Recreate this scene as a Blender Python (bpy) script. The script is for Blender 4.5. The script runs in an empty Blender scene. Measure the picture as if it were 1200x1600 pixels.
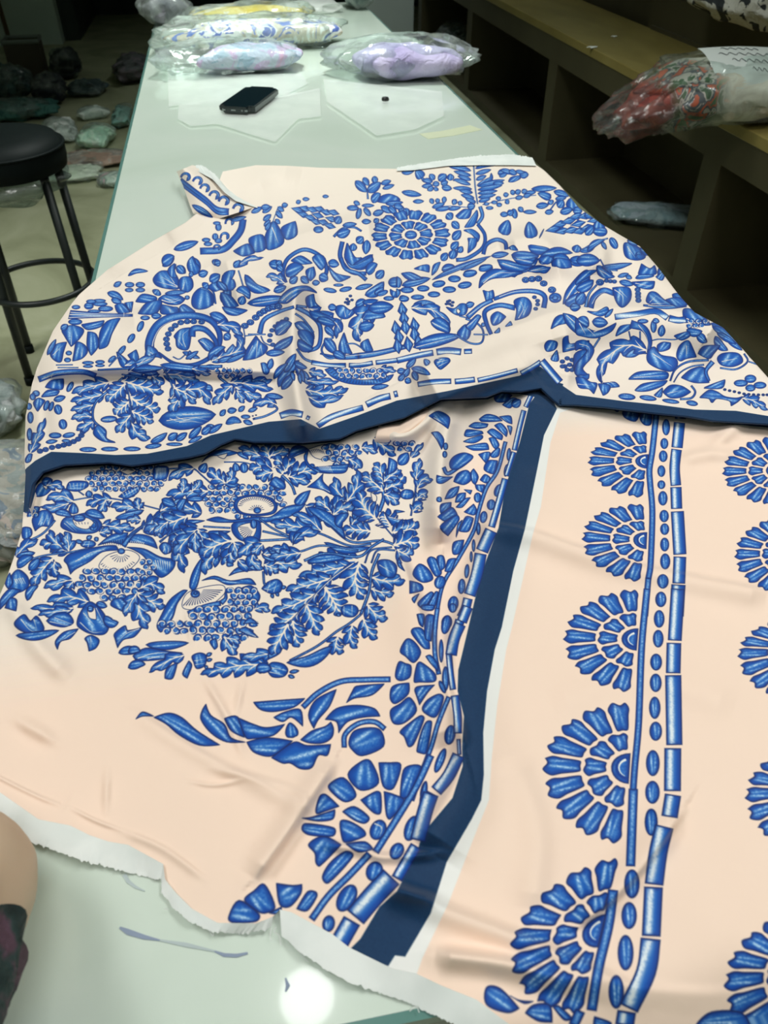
import bpy, bmesh, math, random
import numpy as np
from mathutils import Vector, Matrix, noise

# ------------------------------------------------------------------ camera, light, exposure
S = bpy.context.scene
COL = S.collection
TZ = 0.78                      # table top height
EYE = np.array([0.0, 0.0, TZ + 0.5])
FPX = 1200.0                   # focal length in pixels of the 1200 x 1600 frame
VPX, VPY = 311.0, -245.0       # vanishing point of the table's long direction
_p = math.atan2(800 - VPY, FPX)
_y = math.atan2(600 - VPX, math.hypot(FPX, 800 - VPY))
CF = np.array([math.sin(_y) * math.cos(_p), math.cos(_y) * math.cos(_p), -math.sin(_p)])
CR = np.array([math.cos(_y), -math.sin(_y), 0.0])
CU = np.cross(CR, CF)

cam = bpy.data.cameras.new('camera')
cam_o = bpy.data.objects.new('camera', cam)
COL.objects.link(cam_o)
cam.sensor_fit = 'VERTICAL'; cam.sensor_height = 32.0; cam.lens = 24.0
cam.clip_start = 0.01
cam_o.matrix_world = Matrix(((CR[0], CU[0], -CF[0], EYE[0]), (CR[1], CU[1], -CF[1], EYE[1]),
                             (CR[2], CU[2], -CF[2], EYE[2]), (0, 0, 0, 1)))
cam.dof.use_dof = True; cam.dof.focus_distance = 0.85; cam.dof.aperture_fstop = 10.0
S.camera = cam_o

W = bpy.data.worlds.new('room_air'); S.world = W; W.use_nodes = True
W.node_tree.nodes['Background'].inputs[0].default_value = (0.80, 1.0, 0.93, 1)
W.node_tree.nodes['Background'].inputs[1].default_value = 0.05
S.view_settings.view_transform = 'Standard'; S.view_settings.look = 'None'
S.view_settings.gamma = 1.0; S.view_settings.use_curve_mapping = False
S.view_settings.exposure = 0.08

def area_light(name, loc, size, power, color, rot=(0, 0, 0), sy=None, spread=180):
    d = bpy.data.lights.new(name, 'AREA'); d.energy = power; d.color = color
    d.shape = 'RECTANGLE'; d.size = size; d.size_y = sy or size; d.spread = math.radians(spread)
    o = bpy.data.objects.new(name, d); o.location = loc; o.rotation_euler = rot
    COL.objects.link(o); return o
# ceiling panels, and one soft fill added at the front
area_light('ceiling_panel_or_fill', (-1.45, 1.15, 2.74), 0.6, 21.5, (1.0, 1.0, 0.98), sy=1.2, spread=125)
area_light('ceiling_panel_or_fill', (1.15, 0.75, 2.74), 0.6, 14.5, (1.0, 1.0, 0.98), sy=1.2, spread=120)
area_light('ceiling_panel_or_fill', (0.15, 2.9, 2.74), 0.5, 18, (0.93, 1.0, 0.95), sy=0.8, spread=100)
area_light('ceiling_panel_or_fill', (0.1, -0.65, 2.74), 0.6, 7.0, (1.0, 1.0, 0.98), sy=0.6, spread=125)  # unseen front fill, added to brighten the near end of the table
area_light('ceiling_panel_or_fill', (1.15, 5.9, 2.74), 0.4, 6, (0.92, 1.0, 0.97), sy=0.4, spread=110)

# ------------------------------------------------------------------ helpers
def ray(x, y): return CF * FPX + CR * (x - 600.0) - CU * (y - 800.0)
def at(x, y, z=TZ):
    """point of the horizontal plane z that lies under pixel x, y of the photograph"""
    r = ray(x, y); return EYE + r * ((z - EYE[2]) / r[2])
def atn(P, z):
    """vectorised at(): P (...,2) pixels, z scalar or (...) heights"""
    P = np.asarray(P, float)
    r = CF * FPX + (P[..., :1] - 600.0) * CR - (P[..., 1:2] - 800.0) * CU
    return EYE + r * ((np.asarray(z)[..., None] - EYE[2]) / r[..., 2:3])

def tag(o, label=None, cat=None, group=None, kind=None):
    if label: o['label'] = label
    if cat: o['category'] = cat
    if group: o['group'] = group
    if kind: o['kind'] = kind
    return o
def link(name, me, mat=None, parent=None):
    o = bpy.data.objects.new(name, me); COL.objects.link(o)
    if mat is not None and not me.materials: me.materials.append(mat)
    if parent is not None: o.parent = parent
    return o
def obj(name, bm, mat=None, parent=None, smooth=False):
    me = bpy.data.meshes.new(name); bm.to_mesh(me); bm.free()
    if smooth: me.polygons.foreach_set('use_smooth', [True] * len(me.polygons))
    return link(name, me, mat, parent)
def empty(name, loc, rz=0.0):
    o = bpy.data.objects.new(name, None); COL.objects.link(o)
    o.location = loc; o.rotation_euler = (0, 0, rz); o.empty_display_size = 0.05
    return o
def add_box(bm, x0, x1, y0, y1, z0, z1, bev=0.0):
    r = bmesh.ops.create_cube(bm, size=1.0)
    for v in r['verts']:
        v.co = Vector(((x0 + x1) / 2 + v.co.x * (x1 - x0), (y0 + y1) / 2 + v.co.y * (y1 - y0), (z0 + z1) / 2 + v.co.z * (z1 - z0)))
    if bev:
        es = {e for v in r['verts'] for e in v.link_edges}
        bmesh.ops.bevel(bm, geom=list(es), offset=bev, segments=2, affect='EDGES', profile=0.5)
def box(name, x0, x1, y0, y1, z0, z1, mat, parent=None, bev=0.0):
    bm = bmesh.new(); add_box(bm, x0, x1, y0, y1, z0, z1, bev)
    return obj(name, bm, mat, parent)
def add_tube(bm, pts, rad, seg=10, cap=True):
    pts = [Vector(p) for p in pts]; n = len(pts); rings = []
    rads = rad if isinstance(rad, (list, tuple)) else [rad] * n
    up = Vector((0.31, 0.17, 0.93))
    for i, p in enumerate(pts):
        t = (pts[min(i + 1, n - 1)] - pts[max(i - 1, 0)]).normalized()
        a = t.cross(up)
        if a.length < 1e-3: a = t.cross(Vector((1, 0, 0)))
        a.normalize(); b = t.cross(a)
        rings.append([bm.verts.new(p + (a * math.cos(k * 2 * math.pi / seg) + b * math.sin(k * 2 * math.pi / seg)) * rads[i]) for k in range(seg)])
    for i in range(n - 1):
        for k in range(seg):
            bm.faces.new((rings[i][k], rings[i][(k + 1) % seg], rings[i + 1][(k + 1) % seg], rings[i + 1][k]))
    if cap:
        bm.faces.new(rings[0][::-1]); bm.faces.new(rings[-1])
def add_lathe(bm, prof, c=(0, 0, 0), seg=48):
    rings = []
    for r, z in prof:
        rings.append([bm.verts.new((c[0] + r * math.cos(k * 2 * math.pi / seg), c[1] + r * math.sin(k * 2 * math.pi / seg), c[2] + z)) for k in range(seg)])
    for i in range(len(rings) - 1):
        for k in range(seg):
            bm.faces.new((rings[i][k], rings[i][(k + 1) % seg], rings[i + 1][(k + 1) % seg], rings[i + 1][k]))
    bm.faces.new(rings[0][::-1]); bm.faces.new(rings[-1])
def grid_mesh(name, V, mat, parent=None, uv=None, smooth=True):
    """V (n,m,3) array of points -> one mesh"""
    n, m = V.shape[:2]
    me = bpy.data.meshes.new(name)
    i = np.arange(n * m).reshape(n, m)
    F = np.stack([i[:-1, :-1], i[:-1, 1:], i[1:, 1:], i[1:, :-1]], -1).reshape(-1, 4)
    me.vertices.add(n * m); me.vertices.foreach_set('co', V.reshape(-1).astype(np.float32))
    me.loops.add(F.size); me.loops.foreach_set('vertex_index', F.reshape(-1).astype(np.int32))
    me.polygons.add(len(F)); me.polygons.foreach_set('loop_start', np.arange(0, F.size, 4, dtype=np.int32))
    me.polygons.foreach_set('use_smooth', np.full(len(F), smooth))
    me.update(calc_edges=True)
    if uv is not None:
        l = me.uv_layers.new(name='cloth'); l.data.foreach_set('uv', uv.reshape(-1, 2)[F.reshape(-1)].reshape(-1).astype(np.float32))
    return link(name, me, mat, parent)

def new_mat(name, col=(.5, .5, .5), rough=.6, metal=0.0, spec=None, coat=None):
    m = bpy.data.materials.new(name); m.use_nodes = True
    b = m.node_tree.nodes['Principled BSDF']
    b.inputs['Base Color'].default_value = (*col, 1); b.inputs['Roughness'].default_value = rough
    b.inputs['Metallic'].default_value = metal
    if spec is not None: b.inputs['Specular IOR Level'].default_value = spec
    if coat is not None: b.inputs['Coat Weight'].default_value = coat
    return m
def nd(m, t, **kw):
    n = m.node_tree.nodes.new(t)
    for k, v in kw.items():
        if k in n.inputs.keys(): n.inputs[k].default_value = v
        else: setattr(n, k, v)
    return n
def lk(m, a, b): m.node_tree.links.new(a, b)
def mottled(name, stops, scale=6.0, rough=.6, detail=6.0, bump=0.0, bscale=40.0, dist=0.0, metal=0.0, spec=None, stretch=None, coat=None):
    """noise driven colour ramp over object coordinates, with an optional bump"""
    m = new_mat(name, rough=rough, metal=metal, spec=spec, coat=coat); b = m.node_tree.nodes['Principled BSDF']
    tc = nd(m, 'ShaderNodeTexCoord'); mp = nd(m, 'ShaderNodeMapping')
    if stretch: mp.inputs['Scale'].default_value = stretch
    lk(m, tc.outputs['Object'], mp.inputs['Vector'])
    no = nd(m, 'ShaderNodeTexNoise', Scale=scale, Detail=detail, Distortion=dist)
    lk(m, mp.outputs[0], no.inputs['Vector'])
    r = nd(m, 'ShaderNodeValToRGB'); e = r.color_ramp.elements
    while len(e) < len(stops): e.new(.5)
    for k, (p, c) in enumerate(stops): e[k].position = p; e[k].color = (*c, 1)
    lk(m, no.outputs['Fac'], r.inputs['Fac']); lk(m, r.outputs['Color'], b.inputs['Base Color'])
    if bump:
        n2 = nd(m, 'ShaderNodeTexNoise', Scale=bscale, Detail=4.0); lk(m, mp.outputs[0], n2.inputs['Vector'])
        bp = nd(m, 'ShaderNodeBump', Strength=bump, Distance=0.01)
        lk(m, n2.outputs['Fac'], bp.inputs['Height']); lk(m, bp.outputs[0], b.inputs['Normal'])
    return m
def film_mat(name, tint=(.9, .95, .93), white=.12, scale=14.0, bump=.9, rough=.12):
    """clear crinkled polythene: mostly see-through, milky where it doubles up, glossy creases"""
    m = bpy.data.materials.new(name); m.use_nodes = True; nt = m.node_tree; nt.nodes.clear()
    out = nd(m, 'ShaderNodeOutputMaterial'); tc = nd(m, 'ShaderNodeTexCoord')
    no = nd(m, 'ShaderNodeTexNoise', Scale=scale, Detail=5.0, Distortion=1.2)
    lk(m, tc.outputs['Object'], no.inputs['Vector'])
    bp = nd(m, 'ShaderNodeBump', Strength=bump, Distance=0.02); lk(m, no.outputs['Fac'], bp.inputs['Height'])
    tr = nd(m, 'ShaderNodeBsdfTransparent', Color=(*tint, 1))
    df = nd(m, 'ShaderNodeBsdfDiffuse', Color=(.85, .9, .88, 1)); lk(m, bp.outputs[0], df.inputs['Normal'])
    gl = nd(m, 'ShaderNodeBsdfGlossy', Roughness=rough, Color=(1, 1, 1, 1)); lk(m, bp.outputs[0], gl.inputs['Normal'])
    n2 = nd(m, 'ShaderNodeTexNoise', Scale=scale * .6, Detail=3.0, Distortion=2.0); lk(m, tc.outputs['Object'], n2.inputs['Vector'])
    mr = nd(m, 'ShaderNodeMapRange'); lk(m, n2.outputs['Fac'], mr.inputs['Value'])
    mr.inputs['From Min'].default_value = .35; mr.inputs['From Max'].default_value = .75
    mr.inputs['To Min'].default_value = white * .3; mr.inputs['To Max'].default_value = white * 2.6
    m1 = nd(m, 'ShaderNodeMixShader'); lk(m, mr.outputs[0], m1.inputs[0]); lk(m, tr.outputs[0], m1.inputs[1]); lk(m, df.outputs[0], m1.inputs[2])
    fr = nd(m, 'ShaderNodeFresnel', IOR=1.45); lk(m, bp.outputs[0], fr.inputs['Normal'])
    mu = nd(m, 'ShaderNodeMath', operation='MULTIPLY'); mu.inputs[1].default_value = .65; lk(m, fr.outputs[0], mu.inputs[0])
    m2 = nd(m, 'ShaderNodeMixShader'); lk(m, mu.outputs[0], m2.inputs[0]); lk(m, m1.outputs[0], m2.inputs[1]); lk(m, gl.outputs[0], m2.inputs[2])
    lk(m, m2.outputs[0], out.inputs['Surface'])
    return m
# ------------------------------------------------------------------ the room
def structure(o): o['kind'] = 'structure'; return o
M_floor = mottled('floor_stone', [(.3, (.24, .25, .15)), (.5, (.35, .36, .23)), (.7, (.44, .45, .31))], 2.2, .45, 8, .05, 12, 1.5)
M_wall = mottled('wall_paint', [(.4, (.42, .50, .46)), (.6, (.48, .56, .51))], 1.5, .8)
M_dark = mottled('unlit_dark', [(.4, (.02, .03, .03)), (.6, (.035, .045, .04))], 2, .8)  # near-black colour stands in for the unlit space beyond the opening
M_ceil = new_mat('ceiling_paint', (.62, .68, .64), .9)
structure(box('floor', -3.2, 2.6, -1.2, 9.4, -.1, 0, M_floor))
structure(box('ceiling', -3.2, 2.6, -1.2, 9.4, 2.8, 2.9, M_ceil))
structure(box('wall_right', 2.5, 2.6, -1.2, 9.4, 0, 2.8, M_wall))
structure(box('wall_left', -3.2, -3.1, -1.2, 9.4, 0, 2.8, M_wall))
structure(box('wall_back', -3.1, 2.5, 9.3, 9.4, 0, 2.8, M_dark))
structure(box('wall_front', -3.1, 2.5, -1.2, -1.1, 0, 2.8, M_wall))
structure(box('trim_1', -3.1, -1.33, 7.85, 8.1, 0, 2.8, M_wall))      # end of the partition left of the dark opening
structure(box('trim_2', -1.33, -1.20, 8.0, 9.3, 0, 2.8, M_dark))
M_lit = new_mat('white_paint', (.62, .70, .70), .7)
structure(box('trim_3', 1.06, 1.53, 7.1, 7.4, 0, 2.8, M_lit))         # pale pillar at the end of the bench
# round downlight in the ceiling: it shows as a white disc in the glass of the table top
_c = at(480, 1560); _r = ray(480, 1560); _t = (2.79 - TZ) / -_r[2]
DL = Vector((_c[0] + _r[0] * _t, _c[1] + _r[1] * _t, 2.79))
M_rim = new_mat('white_metal', (.8, .8, .8), .4)
M_lamp = new_mat('lamp_glow'); _b = M_lamp.node_tree.nodes['Principled BSDF']
_b.inputs['Emission Color'].default_value = (1, 1, 1, 1); _b.inputs['Emission Strength'].default_value = 13.0
dl = empty('ceiling_light', DL); tag(dl, 'round white downlight recessed in the ceiling above the near end of the table', 'light')
bm = bmesh.new(); add_lathe(bm, [(.062, -.012), (.082, -.012), (.10, -.004), (.10, .004), (.062, .004)]); obj('rim', bm, M_rim, dl)
bm = bmesh.new(); add_lathe(bm, [(.001, -.017), (.074, -.016), (.078, -.0125)]); obj('diffuser', bm, M_lamp, dl)

# ------------------------------------------------------------------ cutting table
TX0, TX1, TY0, TY1 = -.2385, .592, .1325, 3.78
M_glass = mottled('table_glass', [(.3, (.62, .72, .62)), (.5, (.665, .76, .67)), (.72, (.71, .79, .71))], 2.2, .18, 4, 0, 40, 1.0, coat=.6)
M_glass.node_tree.nodes['Principled BSDF'].inputs['Coat Roughness'].default_value = .04
M_edge = new_mat('glass_edge', (.12, .26, .23), .15, coat=.8)
M_board = mottled('board', [(.4, (.30, .33, .28)), (.6, (.36, .39, .33))], 5, .6)
tb = empty('cutting_table', (0, 0, 0)); tag(tb, 'long cutting table with a pale green glass top under the blue printed fabric', 'table')
box('tabletop', TX0 + .006, TX1 - .006, TY0 + .006, TY1 - .006, TZ - .004, TZ, M_glass, tb)
bm = bmesh.new()
for a in ((TX0, TX0 + .006, TY0, TY1), (TX1 - .006, TX1, TY0, TY1), (TX0 + .006, TX1 - .006, TY0, TY0 + .006), (TX0 + .006, TX1 - .006, TY1 - .006, TY1)):
    add_box(bm, a[0], a[1], a[2], a[3], TZ - .010, TZ - .0003)
obj('glass_edge', bm, M_edge, tb)
box('board', TX0 + .004, TX1 - .004, TY0 + .004, TY1 - .004, TZ - .04, TZ - .010, M_board, tb)
M_leg = new_mat('table_leg_metal', (.10, .12, .11), .5)
for x in (TX0 + .06, TX1 - .12):
    for y in (TY0 + .08, 1.9, TY1 - .14):
        box('leg', x, x + .06, y, y + .06, 0, TZ - .04, M_leg, tb, .004)
# ink smears and a strip of old tape on the glass
def ribbon(pts, w, z=TZ + .0006):
    P = [Vector(at(*p, z)) for p in pts]; bm = bmesh.new(); L = []
    for i, p in enumerate(P):
        t = (P[min(i + 1, len(P) - 1)] - P[max(i - 1, 0)]).normalized(); n = Vector((-t.y, t.x, 0))
        k = w[i] if isinstance(w, (list, tuple)) else w
        L.append((bm.verts.new(p + n * k / 2), bm.verts.new(p - n * k / 2)))
    for a, b in zip(L, L[1:]): bm.faces.new((a[0], a[1], b[1], b[0]))
    r = bmesh.ops.extrude_face_region(bm, geom=bm.faces[:])
    for v in r['geom']:
        if isinstance(v, bmesh.types.BMVert): v.co.z -= .0005
    return bm
M_ink = new_mat('ink_smear', (.25, .31, .42), .4)
M_ink2 = new_mat('ink_smear_faint', (.45, .53, .53), .4)
obj('ink_smear', ribbon([(187, 1449), (200, 1456), (225, 1464), (250, 1469)], [.0012, .0032, .0025, .0008]), M_ink, tb)
obj('ink_smear', ribbon([(250, 1469), (290, 1476), (335, 1486)], [.001, .0024, .001]), M_ink2, tb)
obj('ink_smear', ribbon([(335, 1486), (350, 1492), (370, 1493), (387, 1489)], [.0008, .002, .002, .0012]), M_ink, tb)
obj('ink_smear', ribbon([(194, 1366), (200, 1377), (212, 1386), (226, 1392)], [.0025, .0022, .0016, .0006]), M_ink2, tb)
obj('ink_smear', ribbon([(446, 1528), (450, 1540), (446, 1549)], [.0008, .0025, .0008]), M_ink, tb)
M_tape = new_mat('old_tape', (.62, .66, .47), .4)
obj('tape_strip', ribbon([(662, 213), (700, 208), (744, 199)], .045), M_tape, tb)

# ------------------------------------------------------------------ low bench with open compartments on the right
BX, BB = 1.55, 2.0
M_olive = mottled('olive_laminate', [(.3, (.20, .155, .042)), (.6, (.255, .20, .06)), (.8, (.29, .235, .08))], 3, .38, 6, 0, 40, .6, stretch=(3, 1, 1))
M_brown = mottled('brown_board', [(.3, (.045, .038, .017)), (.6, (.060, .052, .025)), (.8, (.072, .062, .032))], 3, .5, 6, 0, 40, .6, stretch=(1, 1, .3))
be = empty('storage_bench', (BX, 3.8, 0)); tag(be, 'long low olive brown storage bench with open compartments along the right', 'bench')
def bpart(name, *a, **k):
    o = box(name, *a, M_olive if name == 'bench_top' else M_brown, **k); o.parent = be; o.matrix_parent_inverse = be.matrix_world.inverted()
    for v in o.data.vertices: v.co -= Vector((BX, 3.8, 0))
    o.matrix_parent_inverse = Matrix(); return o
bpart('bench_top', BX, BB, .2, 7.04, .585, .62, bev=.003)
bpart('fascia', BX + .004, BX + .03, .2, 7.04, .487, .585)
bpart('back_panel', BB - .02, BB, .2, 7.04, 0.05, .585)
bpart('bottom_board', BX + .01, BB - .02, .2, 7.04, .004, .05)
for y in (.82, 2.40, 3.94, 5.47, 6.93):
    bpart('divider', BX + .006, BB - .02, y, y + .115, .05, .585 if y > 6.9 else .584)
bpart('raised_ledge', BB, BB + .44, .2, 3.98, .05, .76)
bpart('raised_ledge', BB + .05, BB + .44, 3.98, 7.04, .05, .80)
bpart('ledge_lip', BB - .012, BB, .2, 3.93, .62, .636)
# ------------------------------------------------------------------ the printed pattern, drawn on the flat cloth
# The print is vector work (outlines in numbers below) rasterised into the cloth's own UV space, in metres on the cloth.
UX0, UX1, UY0, UY1, RES = -.345, .80, .10, 1.70, .00042
TWd, THt = int((UX1 - UX0) / RES), int((UY1 - UY0) / RES)
rng = np.random.default_rng(4)
def srgb(r, g, b): return np.array([r, g, b], np.float32) / 255.0
PEACH = srgb(250, 223, 203); CREAM = srgb(243, 229, 215)
TEX = np.empty((THt, TWd, 3), np.float32); TEX[:] = PEACH
def uvm(P):
    """pixels of the photograph -> metres on the cloth"""
    return atn(np.asarray(P, float), np.full(np.shape(P)[:-1], TZ))[..., :2]
def texel(P):
    q = uvm(P); return np.stack([(q[..., 0] - UX0) / RES, (q[..., 1] - UY0) / RES], -1)
_n = rng.random((512, 512)).astype(np.float32)
NZ = sum(np.roll(np.roll(_n, i, 0), j, 1) for i in (-1, 0, 1) for j in (-1, 0, 1)) / 9.0
NZ = (NZ - .5) * 5.0
MID, DEEP, LITE, LINE = srgb(14, 88, 180), srgb(6, 58, 146), srgb(178, 212, 242), srgb(18, 40, 98)
NAVY, WHITE = srgb(10, 52, 90), srgb(240, 240, 236)

def smooth_closed(P, k=5):
    P = np.asarray(P, float); n = len(P); out = []
    prv, nxt = np.roll(P, 1, 0), np.roll(P, -1, 0)
    a, b = P - prv, nxt - P
    la, lb = np.linalg.norm(a, axis=1), np.linalg.norm(b, axis=1)
    cosv = (a * b).sum(1) / (la * lb + 1e-9)
    T = .5 * (nxt - prv); T[cosv < -.15] = 0
    for i in range(n):
        j = (i + 1) % n; L = lb[i]
        t0 = T[i] * min(1, 1.2 * L / (np.linalg.norm(T[i]) + 1e-9)); t1 = T[j] * min(1, 1.2 * L / (np.linalg.norm(T[j]) + 1e-9))
        for s in np.arange(k) / k:
            out.append((2*s**3-3*s**2+1)*P[i] + (s**3-2*s**2+s)*t0 + (-2*s**3+3*s**2)*P[j] + (s**3-s**2)*t1)
    return np.array(out)
def smooth_open(P, k=6):
    P = np.asarray(P, float)
    if len(P) == 2: return P[0] + (P[1] - P[0]) * np.linspace(0, 1, k + 3)[:, None]
    n = len(P); T = np.zeros_like(P); T[1:-1] = .5 * (P[2:] - P[:-2]); T[0] = P[1] - P[0]; T[-1] = P[-1] - P[-2]; out = []
    for i in range(n - 1):
        L = np.linalg.norm(P[i+1] - P[i]); f = lambda t: t * min(1, 1.3 * L / (np.linalg.norm(t) + 1e-9))
        for s in np.arange(k) / k:
            out.append((2*s**3-3*s**2+1)*P[i] + (s**3-2*s**2+s)*f(T[i]) + (-2*s**3+3*s**2)*P[i+1] + (s**3-s**2)*f(T[i+1]))
    out.append(P[-1]); return np.array(out)

def fill(P, style='blue', axis=None, ow=None, hi=1.0):
    """rasterise one closed outline (pixels) with its own ink"""
    Q = texel(P); lo = np.floor(Q.min(0) - 2).astype(int); up = np.ceil(Q.max(0) + 3).astype(int)
    lo = np.maximum(lo, 0); up = np.minimum(up, [TWd, THt])
    if (up - lo).min() <= 0 or (up - lo).max() > 6000: return
    X, Y = np.meshgrid(np.arange(lo[0], up[0], dtype=np.float32) + .5, np.arange(lo[1], up[1], dtype=np.float32) + .5)
    d2 = np.full(X.shape, 1e12, np.float32); ins = np.zeros(X.shape, bool)
    for (x0, y0), (x1, y1) in zip(Q.astype(np.float32), np.roll(Q, -1, 0).astype(np.float32)):
        ex, ey = x1 - x0, y1 - y0; l2 = ex * ex + ey * ey
        if l2 < 1e-9: continue
        wx, wy = X - x0, Y - y0; t = np.clip((wx * ex + wy * ey) / l2, 0, 1)
        np.minimum(d2, (wx - t * ex) ** 2 + (wy - t * ey) ** 2, out=d2)
        c = (y0 > Y) != (y1 > Y)
        if c.any(): ins ^= c & (X < x0 + (Y - y0) * (ex / (ey if abs(ey) > 1e-9 else 1e-9)))
    d = np.where(ins, np.sqrt(d2), -np.sqrt(d2)); al = np.clip(d + .5, 0, 1)[..., None]
    if not al.any(): return
    if style in ('blue', 'bamboo', 'stem'):
        o = 1.9 if ow is None else ow
        c = Q.mean(0); C = Q - c
        if axis is None:
            w, v = np.linalg.eigh(C.T @ C); ax = v[:, 1]
        else:
            a = texel(np.array([axis[0], axis[1]])); ax = a[1] - a[0]; ax = ax / (np.linalg.norm(ax) + 1e-9)
        nx = np.array([-ax[1], ax[0]])
        if nx[0] > 0: nx = -nx
        hw = np.abs(C @ nx).max() + 1e-6; hl = np.abs(C @ ax).max() + 1e-6
        V = ((X - c[0]) * nx[0] + (Y - c[1]) * nx[1]) / hw; U = ((X - c[0]) * ax[0] + (Y - c[1]) * ax[1]) / hl
        z = NZ[(Y.astype(int)) % 512, (X.astype(int)) % 512]; dm = max(d.max(), 1e-3)
        ph = rng.uniform(-.25, .25)
        if style == 'bamboo':
            k = np.exp(-((V - .28) / .36) ** 2) * (1.05 + .22 * z) * np.clip(1.3 - U ** 4, 0, 1); lite = srgb(228, 238, 244)
        elif style == 'stem':
            k = np.exp(-((d / dm - 1) / .45) ** 2) * (.55 + .3 * z); lite = LITE
        else:
            k = (np.exp(-((V - .22 - .6 * ph + .15 * U) / .15) ** 2) + .62 * np.exp(-((V + .28 - ph - .10 * U) / .11) ** 2)) * np.exp(-((U - .5 * ph) / .78) ** 2) * (.86 + .42 * z) * hi
            k = k + .26 * np.clip(d / dm, 0, 1) * (1 + z) * np.exp(-((V + .5) / .3) ** 2); lite = LITE
        k = np.clip(k * np.clip((d - o) / ((.10 if style == 'bamboo' else .22) * dm + .5), 0, 1), 0, 1)[..., None]
        sh = np.clip((d - o) / (.45 * dm + .5), 0, 1)[..., None]
        col = DEEP + (MID - DEEP) * sh; col = col + (lite - col) * k
        ol = np.clip(o - d + .5, 0, 1)[..., None]; col = col + (LINE - col) * ol
    else:
        col = dict(navy=NAVY, white=WHITE, cream=CREAM, dark=LINE, peach=PEACH, deep=DEEP)[style]
        if style == 'navy': col = col + (NZ[(Y.astype(int)) % 512, (X.astype(int)) % 512] * .012)[..., None]
    R = TEX[lo[1]:up[1], lo[0]:up[0]]; R += (col - R) * al

def grow(P, g):
    P = np.asarray(P, float); e = np.roll(P, -1, 0) - np.roll(P, 1, 0); e /= np.linalg.norm(e, axis=1)[:, None] + 1e-9
    n = np.stack([e[:, 1], -e[:, 0]], -1); a = .5 * np.sum(P[:, 0] * np.roll(P[:, 1], -1) - np.roll(P[:, 0], -1) * P[:, 1])
    return P + n * g * (1 if a > 0 else -1)
def offset(P, h):
    t = np.gradient(P, axis=0); t /= np.linalg.norm(t, axis=1)[:, None] + 1e-9
    n = np.stack([-t[:, 1], t[:, 0]], -1); h = np.asarray(h)[:, None] if np.ndim(h) else h
    return P + n * h, P - n * h
def band(P, h): a, b = offset(P, h); return np.concatenate([a, b[::-1]])
def spine(pts, n):
    P = smooth_open(pts, 8); s = np.concatenate([[0], np.cumsum(np.linalg.norm(np.diff(P, axis=0), axis=1))]); s /= s[-1]
    t = np.linspace(0, 1, n); return np.stack([np.interp(t, s, P[:, 0]), np.interp(t, s, P[:, 1])], -1), t
LEAFW, GROW = 1.12, .55
def leaf(pts, w, base=False):
    P, t = spine(pts, 15)
    h = np.sin(np.pi * t ** (.62 if base else .9)) ** (.62 if base else .70) * w / 2 * LEAFW + .35
    fill(band(P, h), 'blue', (P[0], P[-1]))
def stroke(pts, w0, w1=None, style='stem'):
    P, t = spine(pts, max(8, 6 * len(pts))); w1 = w0 if w1 is None else w1
    h = (w0 + (w1 - w0) * t) / 2
    fill(band(P, h), style, ow=min(1.6, .3 * (w0 + w1) / 2 + .5))
def vein(pts, w, style='cream'):
    P, t = spine(pts, 9); fill(band(P, np.maximum(w / 2 * (1 - .75 * t), .05)), style)
def oval(x, y, rx, ry, a=0.0, style='blue', hi=1.0):
    t = np.linspace(0, 2 * np.pi, 22, endpoint=False); c, s = math.cos(math.radians(a)), math.sin(math.radians(a))
    e = np.stack([np.cos(t) * rx, np.sin(t) * ry], -1); L = (0, 1) if ry > rx else (1, 0)
    ax = np.array([[0, 0], [L[0] * c - L[1] * s, L[0] * s + L[1] * c]]) + [x, y]
    fill(np.stack([x + e[:, 0] * c - e[:, 1] * s, y + e[:, 0] * s + e[:, 1] * c], -1), style, ax, hi=hi)
def acanthus(w, n, pts):
    n = max(2, round(n * .8)); P, t = spine(pts, n * 10 + 4)
    env = (np.sin(np.pi * np.clip(t, 0, 1) ** .72) ** .6 * .82 + .22 * (1 - t)) * w / 2 * 1.12
    side, fwd = [], []
    for sg in (1, -1):
        ph = 0 if sg > 0 else .35
        q = (t * n + ph) % 1.0
        k = np.where(q < .8, .40 + .60 * np.sin(np.pi / 2 * np.clip(q / .8, 0, 1)) ** .8, .40 + .60 * ((1 - q) / .2) ** 1.5)
        side.append(env * k * 1.08); fwd.append(env * .45 * np.where(q < .8, (q / .8) ** 2, ((1 - q) / .2)))
    t_ = np.gradient(P, axis=0); t_ /= np.linalg.norm(t_, axis=1)[:, None] + 1e-9; nn = np.stack([-t_[:, 1], t_[:, 0]], -1)
    a = P + nn * side[0][:, None] + t_ * (fwd[0] * (1 - t))[:, None]; b = P - nn * side[1][:, None] + t_ * (fwd[1] * (1 - t))[:, None]
    a[-1] = b[-1] = P[-1]
    fill(np.concatenate([a, b[::-1]]), 'blue', (P[0], P[-1]), 1.6, .9)
    vein(P[: int(len(P) * .86):3], max(.10 * w, 1.2))
    for k in range(n):
        for sg, ph in ((1, 0), (-1, .35)):
            tt = (k + .72 - ph) / n
            if not .05 < tt < .9: continue
            i1 = int(tt * (len(P) - 1)); i0 = max(0, i1 - 5); e = P[i1] + nn[i1] * sg * env[i1] * .62 + t_[i1] * env[i1] * .25
            vein([P[i0], (P[i0] + e) / 2 + t_[i0] * w * .06, e], max(.075 * w, .95))
def curl(x, y, r, a, d=1):
    t = np.linspace(0, 1, 16); an = math.radians(a) + d * t * 4.6; rr = r * (1 - .72 * t)
    P = np.stack([x + rr * np.cos(an), y + rr * np.sin(an)], -1)
    fill(band(P, r * (.20 + .17 * t)), 'blue', None, 1.3, .8)
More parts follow.
